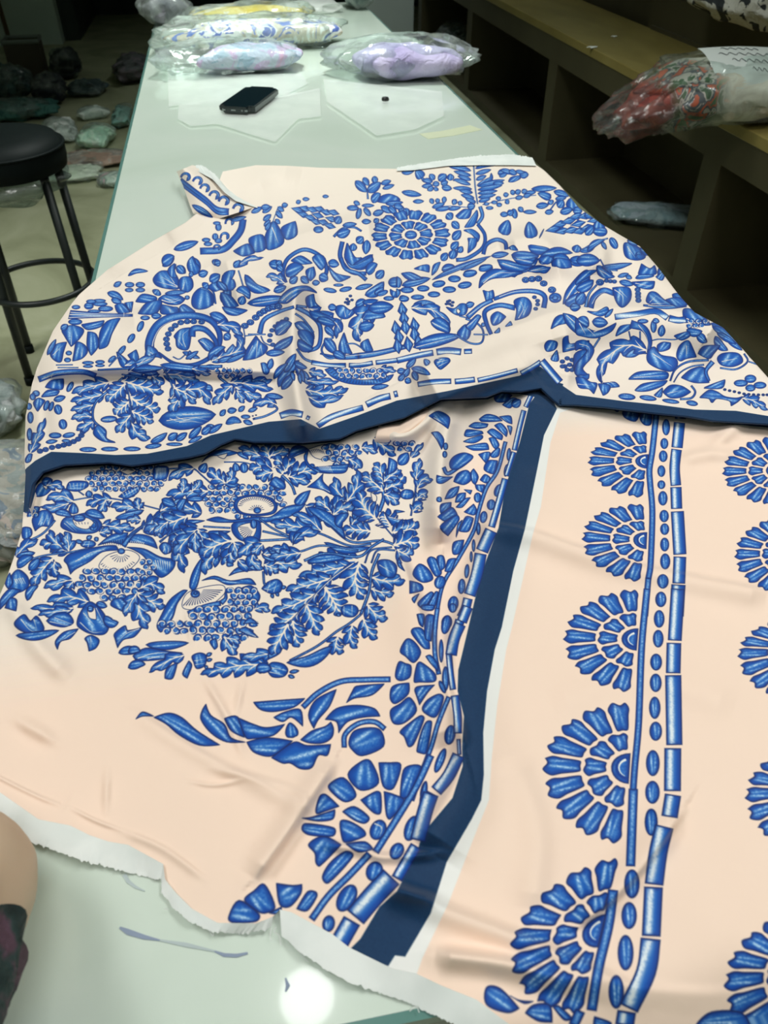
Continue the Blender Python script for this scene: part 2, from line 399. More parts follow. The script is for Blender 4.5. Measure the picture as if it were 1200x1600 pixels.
def cluster(x, y, rx, ry, u):
    """tightly packed scroll petals of a flower head"""
    k = 0; j = -ry; u = u * .92
    while j <= ry:
        i = -rx + (k % 2) * u
        while i <= rx:
            if (i / rx) ** 2 + (j / ry) ** 2 <= 1.0:
                cx, cy = x + i + rng.uniform(-.15, .15) * u, y + j + rng.uniform(-.1, .1) * u
                th = np.linspace(0, 2 * np.pi, 12, endpoint=False); a0 = rng.uniform(0, 6.3); d = 1 if rng.random() < .5 else -1
                r = u * (.98 + .14 * np.cos(2 * th + a0))
                fill(np.stack([cx + r * np.cos(th), cy + .84 * r * np.sin(th)], -1), 'blue', None, 1.4, .6)
                t = np.linspace(0, 1, 13); an = a0 + d * t * 4.4; q = u * (1.02 - .74 * t)
                fill(band(np.stack([cx + q * np.cos(an), cy + .84 * q * np.sin(an)], -1), u * (.15 - .07 * t)), 'cream')
            i += 1.95 * u
        j += 1.5 * u; k += 1
def cone(x0, y0, x1, y1, w, rows):
    A, B = np.array([x0, y0], float), np.array([x1, y1], float); ax = B - A; L = np.linalg.norm(ax); ax /= L; nx = np.array([-ax[1], ax[0]])
    for r in range(rows - 1, -1, -1):
        s = (r + .3) / rows; ww = w * math.sin(math.pi * (.25 + .75 * s)) ** .8 if s > .33 else w * (.75 + .25 * s / .33)
        ww = w * (1 - max(0, s - .25) ** 1.5 * 1.25); n = max(1, round(ww / (w / 3.2))) - (r % 2 == 1 and s < .8)
        n = max(1, n)
        for i in range(n):
            c = A + ax * L * s + nx * ((i + .5) / n - .5) * ww; h = L / rows * 1.5; q = w / 3.2 * .5
            fill(smooth_closed([c - ax * h * .55, c + nx * q, c + ax * h * .1 + nx * q * .95, c + ax * h * .75, c + ax * h * .1 - nx * q * .95, c - nx * q]), 'blue', (c, c + ax))
def petal(f, a0, a1, r0, r1, g):
    m = (a0 + a1) / 2
    pts = [f(r0, a0 + g), f((r0 + r1) / 2, a0 + g * .7), f(r1 * .90, a0 + g * .5), f(r1 * .985, a0 + (a1 - a0) * .22), f(r1 * .95, m - (a1 - a0) * .08), f(r1 * 1.0, a0 + (a1 - a0) * .68),
           f(r1 * .91, a1 - g * .5), f((r0 + r1) / 2, a1 - g * .7), f(r0, a1 - g), f(r0 * .985, m)]
    fill(smooth_closed(pts), 'blue', (f(r0, m), f(r1, m)))
def half_rosette(C, L, T, B, skip=()):
    C, L, T, B = (np.array(v, float) for v in (C, L, T, B))
    def f(r, a):
        c = math.cos(a); return C + r * (math.sin(a) * (L - C) + (c * (T - C) if c > 0 else -c * (B - C)))
    n = 9
    for i in range(n):
        if i in skip: continue
        petal(f, math.pi * i / n + (.0 if i else .03), math.pi * (i + 1) / n - (0 if i < n - 1 else .03), .575, 1.0, .045)
    for i in range(5): petal(f, math.pi * i / 5 + (0 if i else .05), math.pi * (i + 1) / 5 - (0 if i < 4 else .05), .28, .535, .085)
    fill(np.array([f(.215, math.pi * k / 12) for k in range(13)]), 'blue', hi=.3)
    fill(band(np.array([f(.15, math.pi * (k + .5) / 13) for k in range(13)]), .018 * np.linalg.norm(L - C)), 'deep')
    P = np.array([f(.125, math.pi * (k + 2) / 16) for k in range(13)]); vein(P, .03 * np.linalg.norm(L - C), 'white')
def rosette(x, y, rx, ry, n, ni, ph=0.0):
    f = lambda r, a: np.array([x + r * rx * math.cos(a), y + r * ry * math.sin(a)])
    for i in range(n): petal(f, 2 * math.pi * (i + ph) / n, 2 * math.pi * (i + 1 + ph) / n, .625, 1.0, .04)
    for i in range(ni): petal(f, 2 * math.pi * (i + ph) / ni, 2 * math.pi * (i + 1 + ph) / ni, .245, .56, .06)
    oval(x, y, rx * .155, ry * .175)
def draw(text):
    ox = oy = 0.0; s = 1.0
    for ln in text.strip().splitlines():
        w = ln.split()
        if not w or w[0] == '#': continue
        c = w[0]; v = [float(q) for q in w[1:]]
        if c == '@': ox, oy, s = v; continue
        X = lambda a: np.array(a, float).reshape(-1, 2) / s + [ox, oy]
        if c == 'l': leaf(X(v[1:]), v[0] / s)
        elif c == 'b': leaf(X(v[1:]), v[0] / s, True)
        elif c == 'o': p = X(v[:2])[0]; oval(p[0], p[1], v[2] / s + GROW - .55, v[3] / s + GROW - .55, v[4] if len(v) > 4 else 0)
        elif c == 's': stroke(X(v[1:]), v[0] / s)
        elif c == 't': stroke(X(v[2:]), v[0] / s, v[1] / s)
        elif c == 'v': vein(X(v[1:]), v[0] / s)
        elif c == 'd': vein(X(v[1:]), v[0] / s, 'dark')
        elif c == 'p': fill(grow(smooth_closed(X(v)), GROW))
        elif c == 'q': fill(X(v))
        elif c == 'E': q = smooth_closed(X(v)); fill(grow(q, 1.0), 'dark'); fill(q, 'cream')
        elif c == 'N': fill(X(v), 'navy')
        elif c == 'W': fill(X(v), 'white')
        elif c == 'm':
            P, t = spine(X(v[1:]), 12); fill(band(P, v[0] / s / 2), 'bamboo', (P[0], P[-1]))
        elif c == 'c': p = X(v[:2])[0]; curl(p[0], p[1], v[2] / s, v[3], v[4])
        elif c == 'g': p = X(v[:2])[0]; cluster(p[0], p[1], v[2] / s, v[3] / s, v[4] / s)
        elif c == 'k': p = X(v[:4]); cone(*p[0], *p[1], v[4] / s, int(v[5]))
        elif c == 'a': acanthus(v[0] / s, int(v[1]), X(v[2:]))
        elif c == 'B':
            for p in X(v[1:]):
                oval(p[0], p[1], v[0] / s, v[0] / s * .8)
                oval(p[0], p[1], v[0] / s * .5, v[0] / s * .38)
        elif c == 'H': half_rosette(*X(v[:8]))
        elif c == 'R': p = X(v[:2])[0]; rosette(p[0], p[1], v[2] / s, v[3] / s, int(v[4]), int(v[5]), v[6])
        elif c == 'h':      # hatch: n dark ticks between two lines
            n = int(v[0]); q = X(v[2:]); A, B = q[:len(q)//2], q[len(q)//2:]; A, _ = spine(A, n); B, _ = spine(B, n)
            for a, b in zip(A, B): vein([a, b], v[1] / s, 'dark')
        elif c == 'y':      # the same in bare cloth colour
            n = int(v[0]); q = X(v[2:]); A, B = q[:len(q)//2], q[len(q)//2:]; A, _ = spine(A, n); B, _ = spine(B, n)
            for a, b in zip(A, B): vein([a, b], v[1] / s)
# base tint: warm peach on the borders, paler cream ground under the flower panels
_gy, _gx = np.meshgrid(np.arange(0, THt, 8), np.arange(0, TWd, 8), indexing='ij')
_P = np.stack([UX0 + _gx * RES, UY0 + _gy * RES, np.full(_gx.shape, TZ)], -1) - EYE
_pd = _P @ CF; _px = 600 + FPX * (_P @ CR) / _pd; _py = 800 - FPX * (_P @ CU) / _pd
_ss = lambda v, a, b: np.clip((v - a) / (b - a), 0, 1) ** 2 * (3 - 2 * np.clip((v - a) / (b - a), 0, 1))
_w = (1 - _ss(_py + .12 * _px, 960, 1130)) * (1 - _ss(_px + .55 * (_py - 800), 640, 720) * _ss(_py, 640, 690))
_w = np.repeat(np.repeat(_w, 8, 0), 8, 1)[:THt, :TWd, None].astype(np.float32)
TEX += (CREAM - PEACH) * _w; del _w, _P, _px, _py, _pd

PRINT_FAR = '''
@ 250 230 4
s 34 125 205 200 265 280 325 350 385 430 400
s 22 130 230 210 290 290 350 360 410 430 415
c 165 190 34 180 1
c 240 215 34 180 1
c 285 260 34 180 1
c 345 305 36 180 1
c 405 340 38 180 1
c 495 385 38 180 1
l 30 200 360 330 440
o 365 500 18 22
o 355 475 22 10
o 345 560 18 20
o 288 580 25 12
o 300 605 25 12
o 365 585 22 14
s 44 520 450 505 520 460 580 390 640 250 650
c 440 470 32 160 1
c 410 560 32 160 1
c 360 630 26 160 1
l 22 440 460 540 435
l 40 85 640 240 590
l 35 15 745 90 690
l 30 50 790 100 730
l 45 195 690 225 740 235 790
l 35 110 740 160 790
p 650 590 690 480 720 470 770 560 760 610 680 640
v 6 700 500 740 600
p 560 570 640 550 660 630 600 655 570 620
p 460 650 550 605 590 660 520 680
p 760 505 845 465 855 545 790 575
l 25 640 410 700 370
l 25 645 460 695 420
l 22 650 495 690 455
l 25 725 400 765 445
l 25 735 375 775 400
l 22 720 450 750 480
l 24 660 520 690 470
s 6 700 480 740 370
l 25 570 410 640 375
l 28 630 380 690 370
l 24 760 365 800 360
l 20 850 350 880 335
l 18 890 325 935 325
l 16 1015 308 1055 308
k 1090 455 835 385 130 6
l 40 1100 480 1125 430
o 990 515 30 20
l 40 340 740 360 700
@ 520 230 4
t 30 26 60 590 45 680 80 750 130 785 210 790
p 90 600 75 690 120 740 180 690 140 690 110 640
l 50 120 750 190 730 250 670
l 36 125 650 130 600
l 40 150 600 190 560
l 40 215 580 205 670
t 18 14 5 560 60 510 130 500 180 525
l 25 60 490 150 480
l 25 180 465 240 465
l 45 25 555 110 520
l 40 140 210 180 250 215 280
l 30 190 190 225 240
l 30 260 180 265 230
l 45 215 280 260 250 300 220
l 25 300 230 365 210
l 22 310 260 385 235
t 8 14 215 270 220 325
p 280 340 300 310 350 295 400 310 420 330 350 350
l 40 250 350 270 310 300 290
l 25 330 355 440 345
l 30 430 280 490 290 555 300
o 125 380 35 16
o 162 415 16 34 15
o 215 405 16 30 -40
l 22 130 340 170 360
l 18 180 365 260 365
l 30 250 420 320 400
l 30 300 370 370 410
l 30 350 370 400 420
l 30 420 360 440 430
l 34 450 380 470 430
l 30 310 455 390 440
l 26 255 470 290 450
l 30 380 360 440 380
l 30 430 160 510 145
b 45 560 195 520 138
l 15 555 190 580 222
l 25 625 215 560 205
l 25 625 240 555 245
l 25 630 250 590 270
l 30 635 205 605 168
l 40 660 210 710 170
l 30 675 232 720 215
l 30 680 250 745 260
l 25 650 250 640 275
o 645 230 20 16
s 9 880 105 890 250 905 355
l 24 865 148 800 130 728 124
l 22 865 178 810 165 755 150
l 22 865 205 780 180
l 22 862 235 770 205 750 210
l 22 870 262 750 255
l 22 875 285 790 270
l 22 885 320 800 297
l 20 895 345 828 320
l 35 735 210 735 165
l 22 890 135 950 112 1025 108
l 22 892 168 990 140
l 22 895 205 960 178
l 24 900 240 985 200 990 160
l 26 905 245 1075 205
l 20 1000 225 1070 225
l 24 905 268 1060 238
l 22 905 290 1030 272
l 22 908 315 1020 296
l 20 910 340 985 322
s 6 620 375 740 368 850 375 890 350
l 20 500 340 570 338
l 22 610 320 628 355
l 22 650 320 660 352
l 22 700 308 692 352
l 25 620 378 700 352
l 22 640 392 740 380
l 20 720 388 800 378
l 26 770 325 750 360
l 22 800 335 790 365
l 35 840 375 890 365
l 40 715 412 745 452
p 770 430 820 390 865 395 850 440 790 445
p 900 395 905 430 880 490 825 500 860 450
s 24 920 370 935 430 905 480
t 22 26 905 480 950 550 935 630 840 695 770 705
l 35 745 465 790 510
l 40 750 580 800 520
p 820 520 870 515 915 550 905 590 870 545
p 845 570 900 570 890 620 845 660 850 600
l 35 740 640 785 590
l 35 730 695 780 645
l 30 785 660 810 620
l 35 680 710 715 660
l 40 740 700 760 640
R 488 548 248 158 14 8 .3
s 26 940 670 960 610 1020 578 1075 595 1085 640
b 60 1062 548 1098 455
@ 720 230 4
l 12 340 97 370 102
l 35 230 165 290 155
l 25 250 140 330 165
l 28 300 145 350 170
l 35 365 175 425 170
p 300 215 315 190 365 180 370 195 330 215
l 20 340 150 400 160
l 20 240 185 290 165
s 6 135 360 220 340 330 318 470 300
l 22 265 300 300 295
l 22 280 330 300 355
l 25 310 290 340 275
l 25 340 290 375 270
l 25 380 285 415 268
l 22 400 290 470 280
l 22 340 320 390 310
l 22 390 310 440 295
o 235 320 15 12
o 210 345 18 10
o 160 355 16 9
o 180 380 22 10
o 240 360 16 12
l 30 440 262 600 255
b 36 565 318 480 287
l 30 470 370 550 360
l 32 580 275 680 305
l 25 590 325 660 315
s 10 560 390 600 340 650 320
p 660 360 690 320 740 370 700 395
l 30 555 330 570 360
l 25 525 410 580 400
l 40 610 380 640 330
l 40 700 395 760 400
l 36 620 410 700 385
k 860 450 548 520 150 6
o 870 525 45 32 10
l 40 780 550 830 490
l 34 770 430 840 420
p 830 490 860 450 900 500 850 505
b 62 445 570 425 465
l 6 490 570 520 510
l 25 245 420 300 420
o 335 415 18 30 -15
l 25 360 375 390 405
l 20 390 405 475 405
l 30 290 420 330 400
a 80 3 235 718 360 770 490 695
l 60 315 672 400 690 490 680
l 44 420 615 480 645 560 640
l 40 490 695 600 650 700 662
l 60 570 745 620 700 690 745
l 46 670 715 800 715
l 36 425 768 550 755
p 490 715 530 680 580 690 560 720 510 730
p 300 630 330 615 355 645 320 640
l 30 190 680 300 665
o 157 755 42 22
o 60 785 40 18
l 46 720 660 730 610
l 26 740 650 800 640 840 620
s 10 760 640 850 590 920 570
l 30 790 650 840 600 900 580
o 955 600 22 38 -30
l 20 880 590 910 640
l 26 880 745 960 745 1070 728
l 44 850 740 890 780 950 790
p 1025 600 1080 610 1140 650 1150 690 1100 705 1040 690 1020 650
c 1115 675 26 90 1
v 4 1040 620 1090 690
l 30 1040 580 1110 610
l 40 1120 630 1200 670
@ 60 400 4
l 22 560 125 610 95 685 95
l 25 470 190 520 163
o 570 180 28 15
o 637 180 28 16
o 567 213 25 12
o 637 213 28 13
p 720 140 770 95 850 110 880 170 870 205 790 200 735 180
v 5 870 190 770 130
v 4 870 195 740 160
v 4 850 170 810 110
p 850 48 810 90 830 130 862 130 850 90
l 40 868 60 910 112
p 890 140 950 135 965 190 930 225 880 200
v 4 900 210 920 150
l 50 780 60 810 20 850 0
b 54 1000 110 960 60 965 0
l 36 1000 120 1060 100
l 28 940 110 970 120
l 35 1100 50 1140 35
p 750 270 790 245 870 245 915 270 880 300 810 300
v 6 770 275 830 290 890 272
v 4 790 265 840 275 880 262
l 25 790 235 925 225
o 930 260 14 12
p 610 285 650 240 730 255 740 270 680 290
p 625 360 670 300 740 280 770 290 740 355 690 365
p 770 360 770 305 840 320 870 325 870 355
p 880 355 885 320 915 305 980 350
v 5 820 330 825 355
l 45 730 245 750 210
p 960 300 970 240 1020 200 1080 230 1095 290 1050 325 990 330
s 12 1030 188 1090 220 1108 300
s 10 1010 200 1070 225 1090 310
p 1060 195 1110 160 1170 180 1185 230 1140 210 1100 220
l 45 1070 160 1135 115
p 1140 240 1200 200 1200 290 1150 290
l 38 1030 200 1060 170
l 35 430 230 480 245 530 275
l 30 455 270 520 290
o 235 320 25 12
o 315 313 28 20
o 385 300 45 13
o 420 330 45 17
o 380 280 40 10
o 330 285 30 12
o 350 345 40 8
p 480 310 530 300 570 350 500 355
p 540 295 590 288 580 350
q 200 338 400 356 590 362 590 380 400 385 185 395
v 5 195 366 400 370 570 368
v 4 200 352 330 360 480 362
v 4 190 385 380 378 560 376
v 5 535 355 533 385
o 230 412 42 18
p 150 460 210 435 280 460 260 510 205 565 165 500
v 4 205 555 210 460
p 270 430 410 405 390 440 310 460
p 380 580 385 480 430 410 510 390 460 480 430 560
p 310 475 360 490 375 560 330 620 305 560
p 75 610 110 555 175 540 155 600 140 660 100 650
p 240 540 290 560 305 600 270 640 215 655 225 600
v 4 90 620 150 560
v 4 270 630 280 570
o 190 607 18 13
o 182 650 20 13
l 30 140 460 185 430
l 25 55 620 110 520
s 8 110 682 215 680
s 8 120 698 250 698
o 667 387 28 13
l 30 705 375 770 375
o 638 440 17 35 25
o 580 515 18 32 35
o 520 590 15 35 40
o 310 668 35 10
o 385 663 28 11
o 310 690 30 8
o 385 685 28 8
o 460 645 28 13 -40
t 62 16 705 630 695 540 740 440 830 385 960 372 1080 405 1135 500 1100 610 980 678 850 670 750 605
v 6 712 600 715 540 760 450 840 400
v 4 700 590 740 640 800 660
p 680 560 730 580 770 640 740 630 690 640 660 660
v 4 700 600 730 630
v 4 690 640 700 600
B 21 810 580 802 550 800 520 812 488 830 458 855 435 890 416 930 410 970 410 1020 412
p 850 500 890 460 950 450 950 520 930 585 870 570 860 520
v 4 920 570 900 500 940 460
v 4 900 560 870 520
t 44 22 960 505 970 455 1040 460 1100 520 1112 580 1060 640
p 1000 530 1040 515 1090 545 1105 590 1050 590
v 4 1010 530 1080 580
s 8 840 630 880 645 920 615
l 24 900 600 1010 640
l 24 950 650 945 590
l 24 920 645 1000 595
p 490 600 540 640 590 690 520 690
p 560 620 610 588 625 640 600 665
a 70 3 540 685 640 670 740 610
s 9 440 690 500 630 520 650
t 12 20 370 712 600 702 900 694 1150 690
l 45 1070 360 1120 380 1190 420
l 40 1130 440 1200 450
l 40 1160 490 1200 520
l 40 1060 650 1110 590 1170 570
a 60 2 1080 660 1200 600
@ 340 400 4
s 26 425 168 408 100 440 15 540 -40 640 0 682 80 660 150
p 460 30 520 0 590 45 520 50
l 60 430 130 480 80 540 70
p 555 90 600 70 610 120 580 155 560 130
l 56 590 10 640 30 650 90
l 46 635 120 690 150
l 35 520 130 570 170
l 26 590 170 640 165
l 36 450 170 500 130
l 46 320 45 410 65
l 34 370 60 400 30
l 34 370 60 410 95
a 66 2 420 170 360 130 300 130
l 36 350 222 430 190
p 690 60 740 110 830 130 760 160 720 130
l 40 690 40 760 55
s 26 770 10 800 80 880 110 930 150
p 800 20 840 60 900 40 960 0 970 30 900 75 830 70
l 45 945 120 960 70 1000 50
l 40 990 140 1040 90
a 46 2 100 72 200 20 290 10
l 30 100 70 140 30
b 60 95 215 60 140 110 90
s 10 130 90 160 190
l 45 170 115 230 200 330 215
p 20 230 80 250 130 310 90 320 40 310
p 30 320 110 325 185 340 120 370 60 360
l 40 140 305 165 250
l 40 115 215 170 215 200 270
p 0 160 50 180 60 220 0 190
l 50 185 297 330 278 440 262
p 380 290 410 240 470 200 560 190 620 230 540 215 480 260 430 295
v 5 400 280 470 220 560 200
v 4 430 285 500 230
v 4 220 300 420 268
o 703 215 40 14 10
o 800 208 38 14 -12
o 755 182 30 8
l 25 860 205 970 180
l 50 920 245 990 220 1040 160
l 30 980 240 1040 200
o 1110 165 42 32
p 1080 210 1110 225 1140 210 1135 240 1110 258 1085 240
o 1030 232 35 15 -20
o 1175 212 28 16
o 1070 265 32 13
o 1165 265 28 17 20
B 24 170 437 205 415 238 385 265 360 290 345 318 330 348 320 380 315
a 80 3 0 430 90 440 160 500
a 90 4 0 640 110 600 150 540 100 490
s 8 160 440 170 520 150 590
s 8 170 500 250 490
t 34 20 262 485 290 400 380 350 478 318
B 17 430 395 405 410 380 422 360 440 340 465 328 495 325 530 345 555
l 60 365 495 410 440 465 420
v 4 380 490 450 430
l 44 350 580 430 540 470 500
t 30 26 490 320 580 370 640 440 632 560 560 595
l 54 480 420 540 450 605 520
v 4 500 430 590 500
l 56 500 470 560 510 585 580
l 46 505 520 540 570 600 580
s 14 485 360 540 400 600 480
p 180 590 240 500 270 540 310 570 290 610 230 640 160 650
v 5 250 530 240 640
v 4 270 560 280 620
v 4 220 560 190 620
s 10 190 490 300 490
s 9 270 500 290 540 330 560
l 30 0 660 100 630
l 25 50 665 180 610
l 34 300 610 420 600
p 555 260 600 240 610 290 640 320 590 330 560 310
s 16 490 310 560 320
a 90 4 575 330 680 390 750 430 740 520
l 46 570 350 660 390 740 400
l 40 620 390 740 430
l 34 670 440 730 500
p 735 325 780 310 830 340 870 310 860 350 810 390 760 380
v 4 800 380 790 330
v 4 820 370 840 340
B 11 810 270 830 250 820 285 840 275 800 290 815 300
l 34 690 318 745 325
l 40 865 320 900 290 930 280
s 9 780 385 750 430
a 130 5 1010 280 900 390 868 470 890 540
l 54 900 390 980 360 1050 380
l 50 880 450 980 430
l 60 940 330 1040 320 1100 315
v 4 890 520 880 440 930 360
t 10 40 640 610 760 635 880 625
t 40 30 880 625 1000 608 1200 560
v 4 760 630 950 610 1180 570
s 14 680 522 650 590 700 640 800 610
p 760 560 790 480 820 570 840 610 770 600
l 50 670 512 740 612
l 40 720 600 800 640
s 12 690 482 722 510 680 522
p 895 550 940 520 970 590 920 595
s 10 800 550 860 550 920 590
m 30 586 664 690 683 802 683
m 30 820 683 890 684 970 668
m 30 988 667 1100 655 1200 640
@ 620 400 4
l 40 30 185 120 160 210 140
p 30 110 90 105 160 140 100 150 60 140
p 110 80 160 60 200 60 200 100 160 90
p 220 120 230 60 270 40 250 90
l 40 280 90 360 60
l 26 220 150 380 75 590 0
l 20 400 90 560 20
p 0 130 25 150 20 190 0 190
o 65 213 40 18
o 165 203 37 18
o 262 175 40 20 -10
o 360 143 38 20
o 457 110 43 21 -12
o 555 75 43 20 -15
o 130 258 40 15
o 232 240 37 17
o 328 210 40 19
o 425 182 42 20 -10
p 0 205 20 230 0 260
o 45 268 30 18
p 515 200 530 130 600 85 680 90 790 105 700 130 600 140 550 165
v 5 540 170 620 110 740 105
p 630 25 700 30 790 60 850 60 780 95 690 85 650 60
v 5 660 45 760 75
p 720 0 780 30 870 10 840 50 760 45
v 4 750 20 840 35
p 820 95 870 70 960 72 930 105 880 100
v 4 840 92 940 80
p 880 20 940 0 980 20 940 50
p 970 50 1000 15 1080 30 1090 70 1030 75
l 40 1080 22 1200 30
B 24 805 150 845 145 885 142 918 172
B 26 970 212
B 40 990 262
p 1040 300 1060 220 1130 130 1180 90 1200 100 1200 160 1150 200 1100 260
v 7 1060 270 1110 190 1180 120
v 6 1080 260 1160 200
l 60 1050 305 1130 270 1170 225
l 40 1080 322 1150 318
t 24 34 605 270 740 225 870 222 925 255 918 325
v 4 640 255 740 222 860 218
p 540 215 570 225 600 215 605 260 560 285
v 3 575 230 570 270
t 34 26 440 385 520 315 600 275
v 4 450 370 560 290
p 310 320 360 330 400 300 440 310 430 360 390 370 350 355
E 380 330 395 345 385 360 375 345
B 11 310 300 330 280 350 290 330 300 345 310 318 285
l 30 430 312 485 297
l 22 105 300 170 290 240 297
s 9 390 375 440 387
a 76 4 90 325 230 340 320 430 330 480
l 60 210 410 280 430 330 480
v 4 220 415 320 470
k 75 575 30 305 200 5
l 60 100 572 250 525 400 500
v 4 120 570 270 530 400 500
p 380 480 430 430 460 470 440 520 400 510
s 13 360 490 460 545 530 540 540 470 500 420 430 392
p 430 440 500 370 525 378 470 462
v 4 440 440 510 380
t 26 34 590 490 560 420 552 345 640 308 740 325
p 600 430 590 380 630 350 680 380 640 420
v 4 605 420 640 365
p 740 400 750 340 735 280 800 260 840 300 820 370
v 5 760 390 790 330 770 280
v 4 790 370 820 310
B 15 860 258 880 280 880 303 868 330
p 680 440 710 410 720 430
p 610 480 640 450 640 475
s 10 480 490 570 492
o 540 430 12 12
m 38 0 655 130 622 228 605
m 42 248 601 320 590 402 600
m 32 420 597 470 595
b 30 200 680 170 645
p 235 660 270 640 320 640 330 660 280 705 260 700
v 4 250 665 320 650
v 4 260 690 320 660
v 4 245 640 300 650
l 30 60 700 120 640
l 35 90 702 150 715 210 742
l 30 0 720 60 720
l 30 50 770 90 790
l 30 40 760 80 700
l 30 100 720 130 780
l 28 10 780 50 740
p 925 560 950 530 1000 540 990 580 940 595
p 965 640 1000 590 1010 650 980 655
m 34 130 803 230 786 340 783
m 36 362 785 430 780 488 772
m 30 505 777 620 752 755 715
m 34 775 735 840 702 900 662
m 48 905 655 960 720 1020 790
p 965 455 990 390 1040 370 1060 420 1010 430
p 1040 360 1110 380 1170 440 1200 510 1120 480 1060 420
v 5 1060 370 1130 430 1180 490
l 60 1130 390 1200 440
p 1040 520 1070 500 1080 550 1140 540 1200 530 1190 580 1130 580 1040 600
v 4 1060 580 1150 560
B 17 1035 660 1065 640 1095 650 1050 690 1080 680 1110 690 1065 712 1095 712 1035 690 1120 665
p 1110 620 1180 590 1200 640 1160 700 1150 740 1200 740 1190 770 1120 740
@ 900 400 4
l 60 0 30 80 25 150 30
p 130 70 170 80 240 130 190 140 140 115
v 4 150 90 220 130
l 25 160 70 250 70 350 45
s 9 150 20 190 80 260 92
l 20 260 130 330 110
l 22 310 125 350 140
l 30 370 140 430 122 490 125
p 390 110 410 50 460 80 490 60 500 110 440 115
o 535 100 25 40 10
p 500 130 560 90 540 150
l 40 600 240 700 290
p 0 160 50 100 130 90 60 140 0 180
l 50 0 210 60 190 110 150
l 50 0 300 30 270 50 230
t 22 12 60 320 80 240 130 180
B 26 150 165
B 16 190 155 215 158 240 160
l 30 270 160 360 180
p 350 165 420 160 490 160 480 200 440 205 380 190
v 4 370 170 470 190
B 19 385 210 388 235 388 255 390 278
t 40 34 90 325 110 262 170 215 240 235
v 4 100 300 130 250 190 220
p 230 200 330 200 340 270 290 320 250 280
v 5 240 210 290 250 290 310
v 4 270 210 320 260
p 440 280 460 230 500 230 560 280 640 300 560 310 470 300
v 4 460 290 500 250
v 4 470 300 560 295
t 14 30 420 308 560 322 690 305
v 4 450 310 660 312
p 560 275 640 260 700 300 640 320
p 670 340 700 330 760 350 800 380 840 430 780 430 720 400 680 400
g 745 420 80 45 22
h 6 4 770 400 830 400 775 440 835 430
l 40 840 420 960 470 1060 545
l 40 850 440 940 490 1020 560
l 40 760 480 790 520 820 540
l 40 870 500 900 560 950 590
l 25 940 520 1040 590
l 30 880 480 1000 550
l 40 690 460 740 480 790 470
m 38 242 382 380 362 500 345 572 390
m 42 580 388 640 402 690 395
p 70 345 130 350 190 320 200 350 150 375
l 20 180 385 232 330
p 0 390 40 430 110 470 170 460 250 420 220 470 130 510 40 500 0 480
v 6 20 420 60 490
v 5 70 450 120 500
v 5 110 475 200 440
l 50 100 410 200 420
o 418 408 32 13
o 485 440 18 38
l 26 478 402 522 410
l 35 530 505 540 430
p 615 500 640 490 700 475 710 500 660 525
s 8 470 530 520 520 620 522 680 500
p 510 560 545 540 590 545 580 580 520 595
p 250 500 280 440 370 430 330 460 290 480
t 54 20 340 425 425 455 462 530 452 605
v 4 390 430 440 500 455 580
s 9 330 470 350 540 400 580
s 10 400 470 402 560
p 310 630 330 580 400 580 440 610 400 610 360 630
a 110 5 440 590 330 555 220 610 155 700 160 800
p 150 700 150 790 240 790 270 815 180 810
v 5 165 780 165 690 230 610
v 4 180 780 250 800
p 0 540 60 530 110 580 90 640 40 700 70 740 0 740 0 680 50 620 70 590 40 570 0 590
v 4 20 550 80 570 80 630
s 13 110 572 150 510
p 0 760 40 760 90 790 130 800 110 860 80 830 20 820
v 4 10 800 90 810
p 140 800 210 810 200 850 170 870
p 450 600 490 570 530 620 620 640 630 690 590 720 510 700 450 660
v 5 480 610 600 690
p 630 620 650 560 700 530 730 580 750 630 690 640 650 655
v 6 690 560 690 620
p 765 610 800 565 900 560 860 610 830 640
p 885 640 920 610 1010 610 1040 660 980 690 910 680
v 5 910 660 1010 640
s 12 1050 610 1072 660 1000 708 900 700
t 12 16 588 782 620 710 700 662 830 650
t 8 12 610 790 650 730 720 692 800 680
p 660 760 720 710 800 700 830 790 740 790
t 32 18 855 660 812 720 832 782
p 330 770 380 730 480 720 570 730 560 770 440 770
v 4 360 760 550 745
p 370 840 420 800 570 780 540 810 460 840 400 845
p 490 870 540 825 530 880
p 545 850 590 810 660 815 715 850 660 880 590 885
v 4 570 860 660 840
s 14 720 810 745 850 720 888 650 895
p 1080 620 1130 610 1190 690 1110 650
s 10 1080 660 1200 700
o 1090 768 35 24
o 1030 795 42 20
o 1150 808 38 20
o 1090 825 30 20
p 800 825 860 800 930 775 910 825
B 11 930 835 960 842 990 848 1020 855 1050 862 1080 865 1110 867 1140 868 1170 868 1195 868
p 775 885 830 840 880 850 930 880 1000 890 1040 880 1010 910 970 935 960 905 880 890 850 915 830 890
a 70 4 1040 890 1110 905 1200 965
o 318 880 52 19 5
o 450 888 52 15 8
o 592 908 52 12 8
o 725 920 35 15 10
@ 30 560 4
t 40 34 120 132 240 92 400 85 480 110
v 4 140 130 250 95 400 90
v 4 200 120 210 90
p 165 180 200 140 275 130 270 190 210 190
p 140 240 180 200 250 205 230 230
l 30 215 262 290 240
p 90 280 120 250 160 265 115 330
o 170 295 16 32 20
o 200 300 14 30 20
o 60 300 18 20
o 318 178 16 34 30
o 243 320 24 30 -15
o 273 412 25 30 -10
o 70 370 18 35
o 65 475 16 38
o 105 220 22 18
o 85 240 18 20
a 70 4 70 590 120 480 165 370
B 20 130 580 165 570 205 557 245 550 278 542 310 534 340 520 368 505 388 482 398 458
o 225 482 38 17
o 310 480 38 15 -10
l 20 165 525 240 515
l 15 265 515 320 515
p 40 630 60 600 80 600 70 640 45 650
o 430 570 52 14
o 565 567 52 13
o 705 566 52 13
o 838 548 50 15 -8
o 970 537 50 10
o 1100 507 45 13 -25
